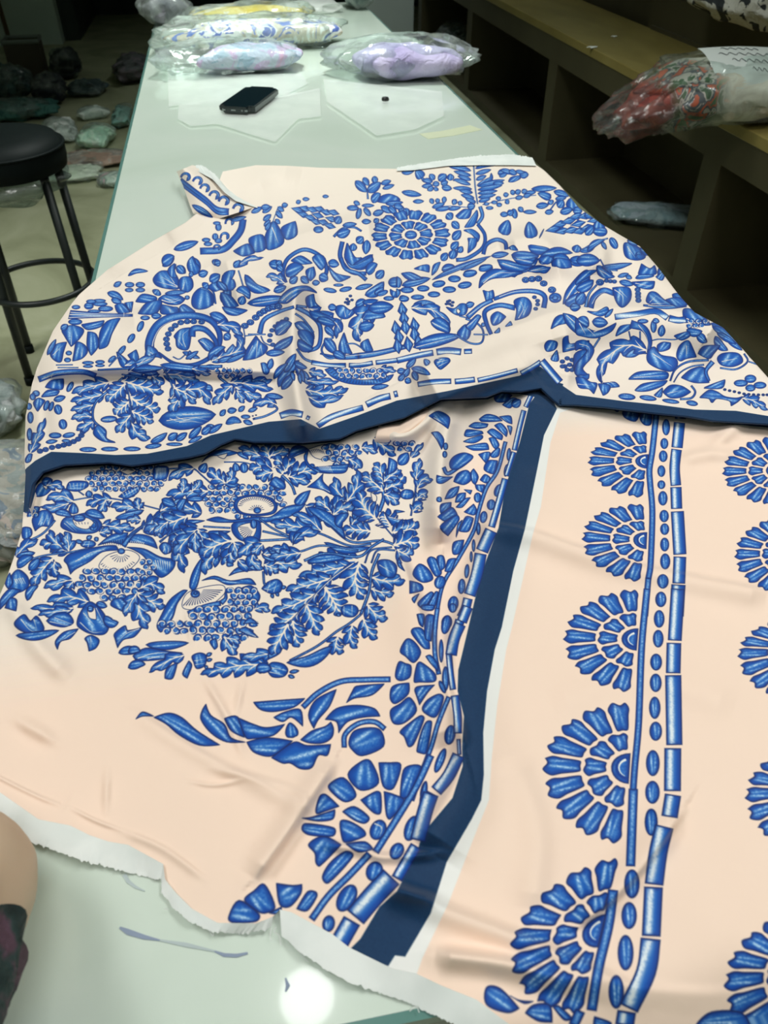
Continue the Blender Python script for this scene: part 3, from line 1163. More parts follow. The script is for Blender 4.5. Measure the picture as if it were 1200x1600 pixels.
l 32 820 525 880 500 925 465
l 36 930 510 990 468
l 32 980 515 1050 465
l 34 1060 500 1140 425
l 36 1140 475 1200 425
l 110 870 390 1050 372 1230 350
v 5 920 390 1060 370 1200 365
v 4 940 375 1000 395 1060 385 1120 400
v 4 980 365 1040 385 1100 370 1180 390
v 4 1000 400 1080 395 1150 405
v 4 1020 350 1100 350 1200 345
a 100 4 560 150 440 180 325 218
a 90 4 530 225 420 252 318 268
a 70 3 465 290 390 310 318 325
a 70 3 460 365 390 362 322 380
a 80 3 470 390 420 420 355 450
s 16 650 120 560 200 475 280 462 380 520 440
p 465 470 490 420 540 450 545 500 600 525 520 515
v 4 490 450 525 505
a 140 6 640 140 760 175 905 212
a 150 6 690 240 780 300 885 318
a 120 5 660 160 600 220 540 270
a 130 5 690 270 640 310 590 350
a 110 5 700 330 780 365 842 400
a 100 4 700 350 650 410 603 466
a 90 3 705 410 740 470 822 502
s 10 670 150 690 260 705 400
o 560 380 50 19 -5
v 4 520 385 600 375
s 5 610 380 640 370
a 90 3 680 85 780 75 870 95
s 10 640 100 800 130 880 178
a 70 3 830 110 880 150 870 180
a 110 4 900 100 1000 105 1130 145
a 120 5 960 170 1000 240 935 338
a 110 4 970 185 1060 230 1105 287
a 100 4 1040 195 1140 200 1195 292
s 12 900 60 940 130 960 190
l 40 880 40 1040 60 1200 80
a 60 3 1080 65 1200 100
l 36 700 75 900 60
'''
PRINT_NEAR = '''
@ 320 540 4
l 30 0 130 90 140
g 170 165 110 36 22
h 9 4 120 135 280 150 120 160 280 175
s 18 90 200 160 260 130 300
a 90 4 175 245 100 310 48 372
a 90 4 160 232 280 232 425 215
a 90 4 190 260 290 310 375 350
a 80 3 230 235 320 250 430 275
a 70 3 200 280 230 330 245 362
p 350 110 380 110 405 150 390 180 365 170
l 36 400 150 420 80
a 70 3 450 370 370 345 295 390
l 34 380 310 490 325
a 70 3 20 240 10 310 20 372
l 40 0 262 50 270
l 60 460 260 500 180 590 90
l 50 480 275 530 210 565 180
a 60 3 570 120 620 190 655 250
l 46 500 170 530 110 570 50
l 36 560 100 600 130 640 140
l 30 600 150 620 230
l 34 430 210 470 150 520 110
s 16 575 20 620 80 680 105
l 24 540 160 560 220
l 24 590 170 600 240
p 750 150 800 140 850 180 950 212 1050 210 1180 180 1150 220 1050 245 900 238 800 200
g 985 165 170 42 24
h 22 5 770 160 850 215 950 238 1050 238 1150 205 800 145 870 190 950 212 1050 210 1130 180
a 60 3 650 160 700 172 762 188
a 60 3 640 220 730 228 840 225
a 100 5 630 275 760 300 900 268
a 70 3 650 320 720 352 870 310
l 30 1040 265 1150 250
a 50 3 1100 140 1200 160
m 42 470 440 540 418 612 432
m 26 635 446 655 456
m 38 705 502 800 442 990 388
m 42 1010 370 1090 332 1160 316
m 40 1182 306 1205 300
l 40 130 490 180 465 230 480
l 34 140 410 200 402
l 28 210 412 250 378
l 30 95 440 130 400
l 28 240 470 300 490
o 255 445 30 14
l 25 270 412 330 390
p 0 410 50 430 30 460 0 460
l 34 0 520 60 500
l 34 20 548 110 490
s 14 430 370 452 400 380 440 300 460
B 6 300 440 320 435 310 455
@ 600 560 4
p 280 360 340 330 410 370 400 440 360 410
v 4 310 370 380 410
p 295 465 340 460 375 510 360 570 330 510
o 385 550 16 24
o 380 600 16 22
p 330 730 370 740 430 740 370 780 330 775
s 26 372 680 400 720 480 670
p 410 650 440 610 500 590 555 610 540 640 470 690 420 690
p 690 230 720 205 800 230 760 270 700 270
p 740 290 790 250 830 250 790 310
l 50 800 300 855 260
p 595 380 640 350 700 360 740 390 690 395 610 395
p 530 425 570 400 650 410 640 430 580 440
p 505 465 520 445 610 455 620 470 540 490 505 485
p 495 520 540 500 610 480 615 500 560 530
p 510 550 560 540 640 530 655 570 560 575
p 590 600 640 585 665 595 640 660
p 690 420 730 405 770 450 765 490 720 450
p 645 460 680 440 740 480 735 510 680 490
p 655 500 690 495 720 540 700 570 680 550
p 720 365 790 360 800 410 770 400
p 770 420 800 430 790 480
p 665 600 710 560 725 570 715 610 680 620
@ 640 580 4
s 26 600 440 550 620 480 730 430 880 400 1000 300 1180 210 1330 172 1500 162 1610
o 620 520 14 40 5
o 605 620 16 40 10
o 555 745 26 42 25
o 510 835 28 34 10
o 462 912 24 38 10
o 430 985 14 40
o 400 1090 12 40
o 385 1160 10 35
o 358 1250 16 45 5
o 325 1345 24 48 5
o 272 1455 34 50 10
o 232 1570 34 45 10
m 30 800 70 770 130
m 32 760 150 725 225
m 34 715 245 690 340 655 495
m 32 652 505 625 590 604 655
m 44 598 672 555 830 512 975
m 80 510 995 480 1060 452 1125
m 76 444 1140 420 1270 375 1400
m 60 365 1420 350 1480 322 1540
m 60 315 1555 300 1610
p 275 690 300 640 360 620 390 670 340 710
p 380 640 400 610 430 660 410 710 390 690
p 440 680 470 645 505 670 480 700
p 220 800 250 740 310 720 300 760 270 790
p 190 860 200 830 260 820 250 870 200 890
p 175 910 260 850 300 900 230 940
p 190 970 290 900 310 930 240 1030
p 300 960 330 930 290 1040
p 285 820 300 770 350 760 340 810
p 340 740 390 745 380 770
p 290 850 340 800 380 790 330 850
p 340 880 400 830 420 870 400 900
o 425 790 24 32
p 410 710 470 710 460 760 420 740
p 310 1000 350 910 400 920 370 1000
p 465 615 490 560 550 560 530 640
l 30 170 790 200 815
p 270 1140 275 1070 340 1055 330 1100 310 1140
p 220 1250 240 1180 290 1170 260 1250
p 110 1190 130 1160 170 1180 200 1260 160 1280
p 170 1165 210 1155 222 1220 190 1250
p 20 1270 60 1205 120 1240 145 1300 80 1320
p 0 1310 70 1330 80 1370 0 1390
p 15 1420 60 1390 30 1450
p 50 1450 130 1380 150 1395 90 1490
o 190 1320 36 42 20
p 100 1490 160 1380 180 1385 150 1490
p 45 1520 80 1530 80 1600 60 1580
p 110 1600 115 1520 150 1530 150 1600
@ 560 950 4.615
s 36 570 0 552 150 552 330 580 480
s 36 652 640 575 830 525 1000 450 1200 385 1390
o 632 120 34 70 12
o 597 310 18 85
o 628 510 26 90
o 660 915 40 72 10
o 590 1100 30 95 22
o 470 1310 22 65 15
o 680 0 30 35
m 76 790 -10 765 50 745 100
m 84 735 115 690 220 668 340
m 46 652 330 665 470 682 590
m 62 695 630 715 780 715 905
m 30 722 945 728 1060
m 92 722 1060 650 1210 560 1320
m 80 530 1335 500 1390
p 380 170 400 145 460 150 510 240 515 295 470 290 400 210
p 300 310 345 225 400 240 450 320 400 395 340 350
p 265 490 290 390 340 400 380 420 370 500 300 525
p 235 580 280 550 365 540 360 620 270 690 230 660
p 230 740 300 690 370 645 420 740 330 830 250 830
p 300 890 380 820 450 775 475 800 400 980 360 1000 330 930
p 420 1030 450 900 490 820 530 825 490 1045 440 1045
p 485 350 520 340 570 400 575 460 520 400
p 400 530 420 410 450 390 550 470 550 530 440 535
p 405 590 430 565 550 555 500 610 440 700 420 640
p 460 720 500 660 580 620 615 650 560 785 480 760
o 605 570 20 50 -25
p 425 45 475 50 465 140 440 110
p 485 60 550 55 525 240 480 220
p 455 5 500 20 545 5 540 -20 460 -20
@ 340 1180 3
s 34 1000 0 940 130 860 265 740 455
s 34 712 462 620 560 520 660 440 770
o 965 190 16 70 10
o 910 343 34 62 20
o 840 450 32 42 30
o 735 545 40 48 20
o 605 670 42 70 30
o 520 790 30 40 10
m 74 1000 180 970 270 938 400
m 56 930 425 880 510 840 580
m 104 815 570 730 660 645 760
m 88 630 775 570 880
p 610 90 680 25 720 30 755 130 670 165
p 755 35 800 35 860 45 825 155 775 145
p 855 200 870 70 920 45 955 60 895 190 870 205
p 520 140 590 105 650 185 600 220 540 180
p 460 250 480 190 510 185 570 240 500 265 465 275
p 395 295 440 290 550 255 540 300 470 310
p 395 350 410 320 545 340 540 380 430 375
p 425 420 470 385 520 385 580 420 480 520 460 505 455 460
p 490 570 530 500 600 450 635 475 520 600
p 585 265 640 240 710 290 690 320 640 305
p 670 210 740 170 765 180 765 270 730 270
p 780 170 830 185 875 215 810 300 790 280
p 575 310 620 310 685 350 690 380 600 410 580 380
p 600 415 690 405 730 440 660 455
o 752 350 38 50 25
v 6 735 320 770 340 760 380
p 50 760 100 680 195 745 180 780 70 785
p 125 680 170 635 220 605 270 710 230 740 190 735
p 275 600 350 610 395 605 390 650 340 710 290 700
p 370 720 420 640 460 640 465 665 420 730
p 240 740 300 710 290 745
@ 860 620 3.5294
p 400 80 440 65 490 80 470 135 410 115
p 500 90 560 85 555 150 520 155 495 125
p 350 70 385 65 370 82
H 540 352 205 350 548 188 524 558
H 535 790 172 770 530 590 510 1024
H 1255 405 945 412 1260 215 1262 600
H 1340 860 1013 868 1340 650 1330 1090
s 34 585 85 562 300 546 400 550 480 562 640 552 930 540 1003
s 34 540 1000 522 1210
o 638 168 22 45
o 628 258 22 30
o 622 328 24 32
o 612 410 22 32
o 612 485 22 24
o 620 560 26 40
o 627 658 26 34
o 630 730 25 32
o 630 815 25 38
o 633 908 28 44
o 620 1018 32 40
o 608 1118 30 42
m 60 717 104 717 122
m 62 712 142 698 281
m 58 696 290 690 335 685 400 692 490
m 62 692 498 696 618
m 72 700 632 714 870
m 70 714 882 708 1030
m 78 706 1036 696 1210
@ 840 920 3.3333
H 520 262 132 245 545 2 500 542
H 480 930 26 915 500 588 455 1332
H 1410 320 1040 335 1410 130 1400 590
H 1500 1050 1078 1070 1500 790 1480 1370
s 36 570 0 542 300 526 700 504 950 488 1210
o 643 55 28 40
o 633 157 28 46
o 628 260 28 46
o 617 382 31 44
o 615 490 31 48
o 610 620 30 58
o 615 742 33 50
o 600 908 36 68
o 598 1060 38 60
o 592 1190 30 45
m 72 730 0 714 270
m 76 710 282 706 440
m 84 706 450 712 814
m 88 704 830 702 1054
@ 760 1240 2.7273
H 492 580 104 620 588 265 425 935
H 1400 760 1012 800 1400 480 1380 1100
s 40 626 -20 614 310
s 44 540 410 520 560 478 740 448 925
o 702 122 28 58
o 620 385 33 62
o 608 520 33 58
o 593 678 34 76
o 553 845 33 72
m 70 795 5 780 100
m 80 758 140 732 250 714 388
m 80 712 398 702 608
m 86 700 618 680 760 606 915
m 80 598 928 588 990
p 0 825 60 830 140 915 90 935 0 900
p 100 860 140 880 200 885 160 895
p 165 935 200 900 270 900 280 975 220 970
p 280 905 310 905 370 960 330 965
s 44 400 925 370 990
p 460 950 530 975 520 1000 460 1000
p 900 975 960 930 1080 930 1130 990 900 1000
@ 200 1030 2.8571
p 35 268 65 235 115 255 65 255
p 115 260 180 240 240 260 310 320 410 383 320 385 230 340 170 290
p 348 200 330 230 325 270 370 330 440 370 525 370 460 350 430 290 370 250
p 430 265 490 257 520 350 460 320
p 490 260 560 290 620 305 700 290 650 340 560 355 525 350
p 530 370 620 350 735 365 680 410 630 435 560 415
p 640 440 740 370 800 385 905 380 890 430 850 430 820 485 770 490 725 465 690 465
p 770 360 820 320 880 300 905 280 918 310 910 350 870 375 810 375
b 52 736 352 722 282
p 650 260 700 235 770 225 780 300 730 260 690 280
p 560 192 650 185 790 175 740 215 650 235 590 225
s 26 780 215 850 150 950 100 1060 92 1172 90
p 805 250 840 180 930 135 900 210 850 270 830 310
p 975 195 1000 145 1020 120 1145 110 1090 160 1010 175
p 880 270 930 220 1020 205 1100 220 1125 255 1050 260 980 280 940 330 930 280
s 24 965 395 970 335 1030 287 1100 280 1147 312
p 985 370 1010 320 1080 305 1130 320 1140 390 1045 432 1000 405
@ 0 730 4
g 790 70 260 100 24
p 960 70 965 0 1050 0 1040 70 980 80
y 7 5 975 5 1035 5 980 70 1035 60
p 740 185 800 140 880 120 860 160 800 195
y 6 5 765 160 860 125 780 190 870 150
E 750 20 800 -4 850 20 800 44
h 9 6 765 20 780 5 800 0 820 5 835 20 785 22 792 18 800 15 808 18 815 22
p 215 170 240 110 290 90 330 120 290 170 240 185
E 270 120 300 110 290 140
l 50 260 100 330 80
a 70 3 290 115 350 110 405 130
p 415 130 440 90 540 90 550 120 490 150 430 145
y 5 4 435 100 530 100 445 140 520 140
s 9 490 150 525 175
s 9 250 250 450 208 600 188 780 210 1000 265
a 90 3 460 215 380 180 285 205
a 70 3 430 225 340 255 255 250
a 90 4 700 205 610 210 535 240
a 80 3 660 205 640 250 622 288
l 40 560 190 552 145
a 100 4 900 265 800 245 688 245
a 70 3 870 265 860 215 853 188
l 40 720 320 810 300 900 268
a 90 4 1000 275 1090 230 1180 215
b 54 460 295 460 222
p 380 370 400 320 470 300 560 285 610 320 640 370 590 410 500 415 430 400
E 455 330 540 318 585 345 545 385 480 370
v 4 400 350 460 400
v 4 415 340 480 400
o 495 318 40 24
h 5 5 470 345 550 345 480 360 550 358
c 580 370 34 270 1
l 40 340 285 400 285 450 312
l 50 530 285 590 290 655 318
p 200 330 240 280 300 270 335 320 320 370 260 370 220 400
v 4 240 360 270 285
v 4 270 360 300 290
v 4 300 360 320 300
s 14 130 480 260 420 345 332
p 140 440 140 380 190 380 200 420 170 450
l 50 170 300 250 250
g 190 285 46 46 22
p 150 500 190 450 175 500
a 130 5 430 530 340 475 245 482
a 100 4 410 520 330 450 310 388
a 90 3 430 525 425 460 405 400
s 12 110 620 250 558 460 528 560 505
a 80 3 100 560 160 490 240 450
l 40 100 560 220 535
a 120 5 330 570 260 650 190 742
a 90 3 340 590 340 650 375 672
l 50 180 645 250 570
l 54 110 632 150 580 210 560
p 400 580 440 540 600 500 720 490 740 520 640 530 560 590 470 640 440 670 420 610
p 790 500 900 510 1000 560 1090 580 1080 640 1010 690 960 650 900 560 840 520
y 10 4 470 590 550 540 640 515 500 575 580 530 660 520
y 7 6 970 580 1060 590 985 640 1060 640
E 620 620 650 570 700 540 800 520 870 560 830 620 760 660 660 655
h 16 6 630 610 680 655 760 655 840 600 645 600 690 630 760 630 825 590
h 9 5 690 560 720 590 780 590 810 560 735 545 742 555 770 555 778 545
o 758 525 24 19
g 705 715 240 105 30
g 920 620 50 60 24
p 610 490 700 420 800 410 770 480 690 470
h 10 6 640 470 700 460 765 450 650 490 710 490 765 495
p 800 470 850 420 950 440 985 510 900 480
y 8 5 820 460 900 470 810 480 890 490
t 34 20 770 495 820 425 890 370
s 10 890 370 1000 270
a 90 4 640 362 730 375 845 382
a 70 2 620 412 670 398 700 400
o 550 480 50 26
v 4 520 490 540 460
v 4 550 500 560 460
l 24 470 462 520 470
l 26 540 450 575 430
l 26 590 460 615 440
a 120 5 890 400 990 340 1100 280
a 100 4 1000 330 1030 380 960 430
a 60 3 880 330 820 325 790 345
p 1000 500 1020 470 1070 490 1070 530 1030 540
v 4 1020 530 1035 480
v 4 1045 535 1055 490
s 9 1000 472 1060 420 1130 388
a 130 5 1210 380 1120 480 1150 665
a 80 3 1180 460 1110 480 1060 470
a 90 3 450 705 360 725 270 755
a 70 3 455 715 410 770 380 785
p 60 700 110 640 170 680 180 740 130 780 60 780
y 5 6 90 700 140 690 110 730 160 730
p 30 720 60 660 80 720 50 760
p 0 830 60 760 130 770 60 830 0 890
p 30 880 60 820 105 830 100 900
l 44 170 835 190 770 240 740
a 110 4 560 845 430 810 290 840
a 80 3 460 880 340 885 188 882
a 70 3 440 895 340 905 235 925
p 480 970 500 910 560 840 640 900 680 990 650 1045 560 1040 490 1000
v 6 500 970 570 1030 640 1030
v 5 520 910 590 990
v 5 600 880 650 980
E 550 890 590 880 600 950 560 940
o 565 885 22 22
l 40 600 850 670 872
l 54 650 930 690 975 742 970
p 290 960 340 920 420 910 460 970 400 1000 320 985
v 5 340 940 460 985
v 5 310 965 440 995
p 490 1010 440 1070 380 1090 360 1140 345 1090 400 1030
v 4 470 1030 370 1090
p 530 1070 570 1050 620 1080 600 1130 555 1150 545 1100
v 5 565 1060 570 1130
p 90 970 150 920 190 960 230 930 275 1000 260 1030 180 1040 110 1010
v 6 130 950 190 1020 260 1030
v 5 210 950 230 1010
l 50 98 1052 230 1055 370 1020
p 690 860 720 820 790 830 780 900 740 890
a 130 5 860 785 940 840 1035 872
a 130 4 860 795 870 890 922 1015
a 90 3 850 795 810 860 778 935
a 100 4 880 755 950 730 1032 792
p 715 1040 780 990 800 1020 890 1000 840 1060 770 1080 735 1130 720 1080
v 5 870 1010 790 1040 730 1100
v 4 790 1040 780 1000
l 50 740 1162 800 1145 880 1150
@ 200 860 4
p 180 470 210 400 260 310 340 250 372 250 310 330 280 420 220 500 200 510
p 460 190 540 160 640 190 760 175 800 215 700 210 620 215 540 180
p 700 240 770 220 825 280 800 330 740 300
E 340 350 370 270 480 230 590 220 600 270 500 350 400 370
h 16 6 345 345 420 340 520 310 590 250 400 285 420 290 450 275 470 245
o 420 272 30 25
o 422 268 14 12
b 50 400 252 425 150 462 48
t 20 34 372 390 480 350 580 330
t 34 14 580 330 610 300 610 260
g 580 450 230 125 32
g 280 480 90 60 30
g 710 300 100 90 28
p 690 500 740 480 815 545 760 535
v 5 800 540 720 505
a 70 3 790 370 840 355 892 382
p 510 570 550 550 560 600 540 620
a 110 3 600 540 640 600 682 655
a 80 3 620 550 660 555 705 582
p 720 460 780 455 815 460 760 420
p 835 240 870 200 930 180 965 210 950 260 890 270
v 4 870 260 890 190
v 4 910 260 930 200
v 4 850 240 900 250
s 16 845 130 850 200 860 220
l 22 955 235 990 228
l 20 895 270 908 300
l 20 925 262 942 288
a 120 4 620 0 500 60 480 155
a 110 4 600 0 630 60 655 100
p 630 160 680 110 760 100 830 120 740 130 680 140
a 70 3 690 60 720 90 850 110
a 80 3 780 20 780 70 850 120
a 120 4 850 100 940 80 1090 92
a 100 4 840 30 950 20 1060 0
a 100 4 850 90 900 110 945 132
l 50 110 590 240 595 380 578
p 30 660 110 610 250 630 340 640 220 680 60 690
v 5 60 675 180 640 320 645
v 5 120 680 240 650
l 44 0 640 40 620 80 632
a 80 3 350 655 250 690 130 765
l 50 0 735 60 710 110 712
p 230 800 240 740 310 700 280 800
p 340 770 380 690 400 720 370 800
p 400 660 450 640 490 660 480 720 430 740 410 700
v 4 415 690 485 680
v 4 420 715 480 705
l 22 488 660 525 642
l 20 490 690 527 680
l 20 478 722 500 738
a 130 6 880 715 700 720 450 775
a 80 3 900 645 800 660 700 680
p 880 640 970 605 940 650 880 680
p 870 740 900 700 970 710 1000 750 970 790 900 790
v 5 880 730 990 750
v 5 885 760 970 780
l 22 1008 762 1070 752
l 22 1000 782 1042 795
l 60 800 755 840 735 900 740
@ 420 860 4
s 20 690 20 645 130 625 260 575 400
s 16 575 400 500 460 420 510 300 600 130 690
a 170 6 560 60 400 70 240 75
a 120 5 520 95 350 130 182 165
a 170 6 565 80 540 190 590 310
a 130 5 390 175 240 220 102 250
a 140 5 300 270 160 340 12 392
a 180 6 350 230 400 310 450 410
a 140 5 230 330 270 420 312 535
a 140 5 180 390 90 460 0 500
a 150 5 150 440 160 520 186 608
a 150 5 120 460 60 570 10 655
t 12 6 520 90 380 185 240 330 120 460
v 6 530 80 390 180 250 320 130 450
a 110 4 640 240 700 260 785 270
a 120 4 615 340 670 400 745 430
a 110 4 590 430 630 510 680 555
a 100 4 520 470 510 550 552 615
a 110 4 430 540 420 600 470 640
l 66 400 600 260 690 110 702
a 120 4 645 170 720 190 855 190
p 680 70 750 60 800 100 780 170 700 150
v 5 690 90 770 140
p 800 60 820 50 830 90 850 130 810 100
p 450 370 480 340 540 345 560 380 530 415 470 410
v 4 470 350 470 405
v 4 520 345 520 410
l 20 420 395 450 410
s 6 550 385 600 360
@ 200 680 4
g 720 400 265 110 26
p 600 300 650 290 700 310 640 330
p 490 530 560 510 650 530 800 510 890 510 980 450 1080 430 1110 430 1050 490 900 540 700 545 560 545
p 1040 410 1080 365 1140 345 1110 420 1060 440
p 660 440 690 390 790 372 890 390 932 440 910 490 800 505 700 490
E 685 440 710 400 795 385 880 405 912 445 890 478 800 492 715 480
h 20 6 690 440 715 405 795 388 880 405 908 440 715 440 735 418 795 405 860 420 885 445
h 9 4 755 465 780 440 830 440 850 465 790 468 798 462 815 462 820 468
o 808 470 24 20
p 650 600 660 550 800 530 830 560 820 660 760 670 690 650
E 690 575 770 550 800 590 760 655 710 625
h 8 5 695 575 710 620 750 650 750 575 765 590 778 600
o 785 555 22 30
a 100 4 610 300 540 250 505 200
a 80 3 615 300 650 260 640 198
b 50 455 232 490 175
p 460 170 520 130 620 130 690 110 600 90 520 110
E 560 130 620 115 600 145
v 4 480 165 560 130
l 30 680 110 720 125 755 152
b 44 680 228 668 172
o 725 205 28 32
s 8 600 168 720 170 790 190
a 100 4 880 160 790 110 688 78
a 110 4 885 150 870 90 862 50
a 90 3 890 130 960 105 1012 88
l 50 1000 145 1050 100 1130 90
a 120 4 900 210 830 200 752 212
a 100 3 905 230 850 245 797 275
a 110 4 965 245 970 190 915 128
a 110 4 980 230 1010 190 1068 175
a 130 5 1000 260 1090 230 1195 212
a 90 3 1010 260 1070 275 1142 292
s 18 960 250 1020 310 1045 372
a 90 3 970 330 930 300 885 300
p 880 310 920 260 980 300 970 340
s 10 250 210 400 208 460 250 560 340
a 80 3 410 208 330 225 250 285
a 110 4 500 350 380 350 235 375
a 80 3 400 350 440 310 430 278
a 80 3 340 360 350 310 328 270
p 365 400 420 380 470 390 460 410 400 415
a 90 3 460 490 390 460 318 430
l 44 320 480 330 430 365 400
s 9 0 640 130 540 250 472 460 490
l 50 210 400 250 420 300 440
a 130 5 370 505 260 550 92 598
a 80 3 250 540 200 580 165 625
p 350 560 380 530 480 535 430 550 380 560
p 495 640 510 600 640 600 600 620
s 12 470 570 540 575 640 580
a 130 5 440 575 340 630 250 655
a 120 4 440 585 350 670 285 755
a 100 4 435 590 460 640 480 712
a 80 3 420 610 420 680 440 740
a 150 5 650 660 550 690 440 750
a 120 4 650 670 640 740 652 805
a 100 3 660 670 680 720 690 770
a 100 3 830 670 760 690 685 768
a 80 3 840 680 810 710 768 745
p 195 700 230 670 270 690 270 720 230 745
v 4 220 730 235 680
v 4 250 735 255 690
s 9 195 665 260 620 330 590
s 14 820 520 900 580 1020 640
s 14 840 600 1020 640
s 16 820 660 1020 650
s 14 1080 480 1200 592
p 870 710 900 700 990 720 960 760 900 750
p 835 740 870 760 960 770 900 790 850 770
@ 420 680 4
p 220 130 250 90 240 160 290 210 390 240 300 230 240 190
E 250 90 350 60 420 90 390 150 290 140
h 9 5 255 95 300 85 340 100 270 115 310 110 350 120
t 10 44 330 80 380 60 430 90 400 150
g 460 120 130 80 26
p 280 200 400 190 500 180 480 230 420 240 330 230
y 8 5 290 170 380 195 330 220 400 235
a 70 3 580 80 620 80 682 110
a 80 3 500 150 550 180 540 225
l 44 130 135 170 90 242 85
p 240 325 300 280 340 240 340 290 400 350 390 370 330 340
v 5 390 360 300 310
a 100 3 490 410 430 350 408 258
a 110 4 490 415 550 320 556 215
a 110 4 395 480 350 440 288 390
a 90 3 395 480 440 410 482 390
a 100 4 400 500 460 460 545 445
s 16 230 440 330 500 400 580 520 668 700 660 800 690
a 90 4 230 445 330 500 400 580
l 60 240 450 400 540 480 650
a 110 5 310 595 160 570 5 540
a 80 3 330 600 240 520 140 495
s 14 160 630 300 610 500 690 640 680
a 90 3 150 680 190 620 320 600
p 150 690 160 620 210 610 170 650
l 40 345 670 480 720 640 700
s 18 220 785 350 740 560 760 640 700 720 650
l 50 240 792 360 770 480 768
s 14 0 720 180 730 330 690 560 720
a 70 3 130 740 80 710 10 715
a 90 4 200 735 100 750 0 765
s 12 600 800 640 720 770 700
s 12 640 800 680 720 790 720
a 120 5 635 600 550 590 458 588
a 70 3 520 560 550 500 560 430
l 54 450 582 440 530 500 490
l 40 530 530 545 480 555 430
s 10 540 600 530 650 470 620
a 150 6 670 525 590 440 580 340
E 640 360 670 380 670 410 650 410
s 26 690 480 720 380 690 320 640 260
a 120 5 715 350 650 290 580 235
a 120 5 720 310 700 230 655 172
a 140 5 720 320 790 290 862 265
a 100 4 725 340 780 315 845 300
a 100 3 720 370 770 390 815 435
a 90 4 720 290 780 240 832 220
p 780 490 850 478 790 468
a 100 4 655 20 720 70 795 130
p 750 140 800 170 790 220 740 250
l 60 810 185 850 140 870 108
g 850 60 75 44 26
a 50 3 890 140 930 90 968 45
a 140 5 760 570 730 520 690 500
p 720 480 780 520 860 530 900 520 880 560 780 570
v 5 750 510 870 545
a 130 5 770 610 870 590 938 540
a 150 5 780 690 870 665 942 695
a 110 4 800 715 850 740 905 712
s 9 680 520 790 650
s 12 900 230 918 330 888 505
a 80 3 920 275 930 200 945 142
a 80 3 930 330 960 280 1028 280
a 80 3 925 400 960 370 992 392
a 80 3 900 480 930 445 966 462
p 820 365 850 340 900 350 900 390 860 400 830 390
v 4 840 370 890 365
s 5 780 365 820 370
p 800 800 815 765 832 800
'''
BANDS = '''
@ 0 0 1
N 38 735 43 730 55 720 80 706 130 708 180 711 230 709 292 697 330 680 420 659 470 655 499 670 557 650 620 626 700 611 812 587 840 571 846 574 875 600 900 617 975 627 1025 632 1085 640 1150 642 1200 650 1320 662 1320 690 1200 668 1115 660 1075 654 1025 649 950 640 900 636 875 636 862 626 815 616 785 615 762 624 690 627 632 657 600 665 557 677 530 690 475 695 397 695 367 690 345 699 320 713 295 719 250 726 205 732 170 727 100 732 68 743 52 765 44 800 36 800
'''
BANDS_NEAR = '''
@ 0 0 1
N 846 590 880 600 870 639 850 680 840 730 820 827 802 892 784 980 773 1015 761 1080 755 1145 756 1210 752 1250 737 1280 698 1347 673 1427 633 1495 617 1493 612 1512 545 1485 563 1467 593 1417 620 1393 650 1337 660 1303 707 1247 723 1197 722 1167 725 1119 715 1080 716 1047 729 993 732 980 742 937 760 875 779 825 790 760 812 692 827 632 847 604
W 862 622 875 632 900 636 875 645 860 692 845 792 832 837 800 980 791 1015 777 1102 768 1188 764 1250 740 1310 700 1413 660 1497 650 1525 605 1512 617 1493 633 1495 673 1427 698 1347 737 1280 752 1250 756 1210 755 1145 761 1080 773 1015 784 980 802 892 820 827 840 730 850 680 870 639
'''
draw(BANDS_NEAR); draw(PRINT_NEAR); draw(BANDS); LEAFW, GROW = 1.32, 1.1; draw(PRINT_FAR)
IMG = bpy.data.images.new('fabric_print', TWd, THt, alpha=False)
_buf = np.ones((THt, TWd, 4), np.float32); _buf[..., :3] = np.clip(TEX, 0, 1)
IMG.pixels.foreach_set(_buf.reshape(-1)); IMG.update(); IMG.pack(); del _buf
# ------------------------------------------------------------------ the printed fabric itself
def resample(pts, n):
    P = np.asarray(pts, float); s = np.concatenate([[0], np.cumsum(np.linalg.norm(np.diff(P, axis=0), axis=1))]); s /= s[-1]
    t = np.linspace(0, 1, n); return np.stack([np.interp(t, s, P[:, 0]), np.interp(t, s, P[:, 1])], -1)
def coons(bot, top, left, right):
    """bot/top (m,2) left->right, left/right (n,2) bottom->top; returns (n,m,2)"""
    n, m = len(left), len(bot); u = np.linspace(0, 1, m)[None, :, None]; v = np.linspace(0, 1, n)[:, None, None]
    return ((1 - v) * bot[None] + v * top[None] + (1 - u) * left[:, None] + u * right[:, None]
            - (1 - u) * (1 - v) * bot[0] - u * (1 - v) * bot[-1] - (1 - u) * v * top[0] - u * v * top[-1])
def ridge(P, pts, h, sa, sb, ends=25.0):
    """height of a fold along a polyline; sa / sb = spread to its left / right (seen along it)"""
    Q = spine(pts, 4 * len(pts))[0]; best = np.full(P.shape[:-1], 1e9); sgn = np.zeros(P.shape[:-1]); al = np.zeros(P.shape[:-1])
    seg = np.linalg.norm(np.diff(Q, axis=0), axis=1); cum = np.concatenate([[0], np.cumsum(seg)])
    for k in range(len(Q) - 1):
        e = Q[k + 1] - Q[k]; w = P - Q[k]; t = np.clip((w @ e) / (e @ e + 1e-9), 0, 1)
        d = np.linalg.norm(w - t[..., None] * e, axis=-1); m = d < best
        best = np.where(m, d, best); sgn = np.where(m, e[0] * w[..., 1] - e[1] * w[..., 0], sgn); al = np.where(m, cum[k] + t * seg[k], al)
    s = np.where(sgn < 0, sa, sb)
    fade = np.clip(np.minimum(al, cum[-1] - al) / ends, 0, 1); fade = .25 + .75 * fade
    return h * np.exp(-.5 * (best / s) ** 2) * fade
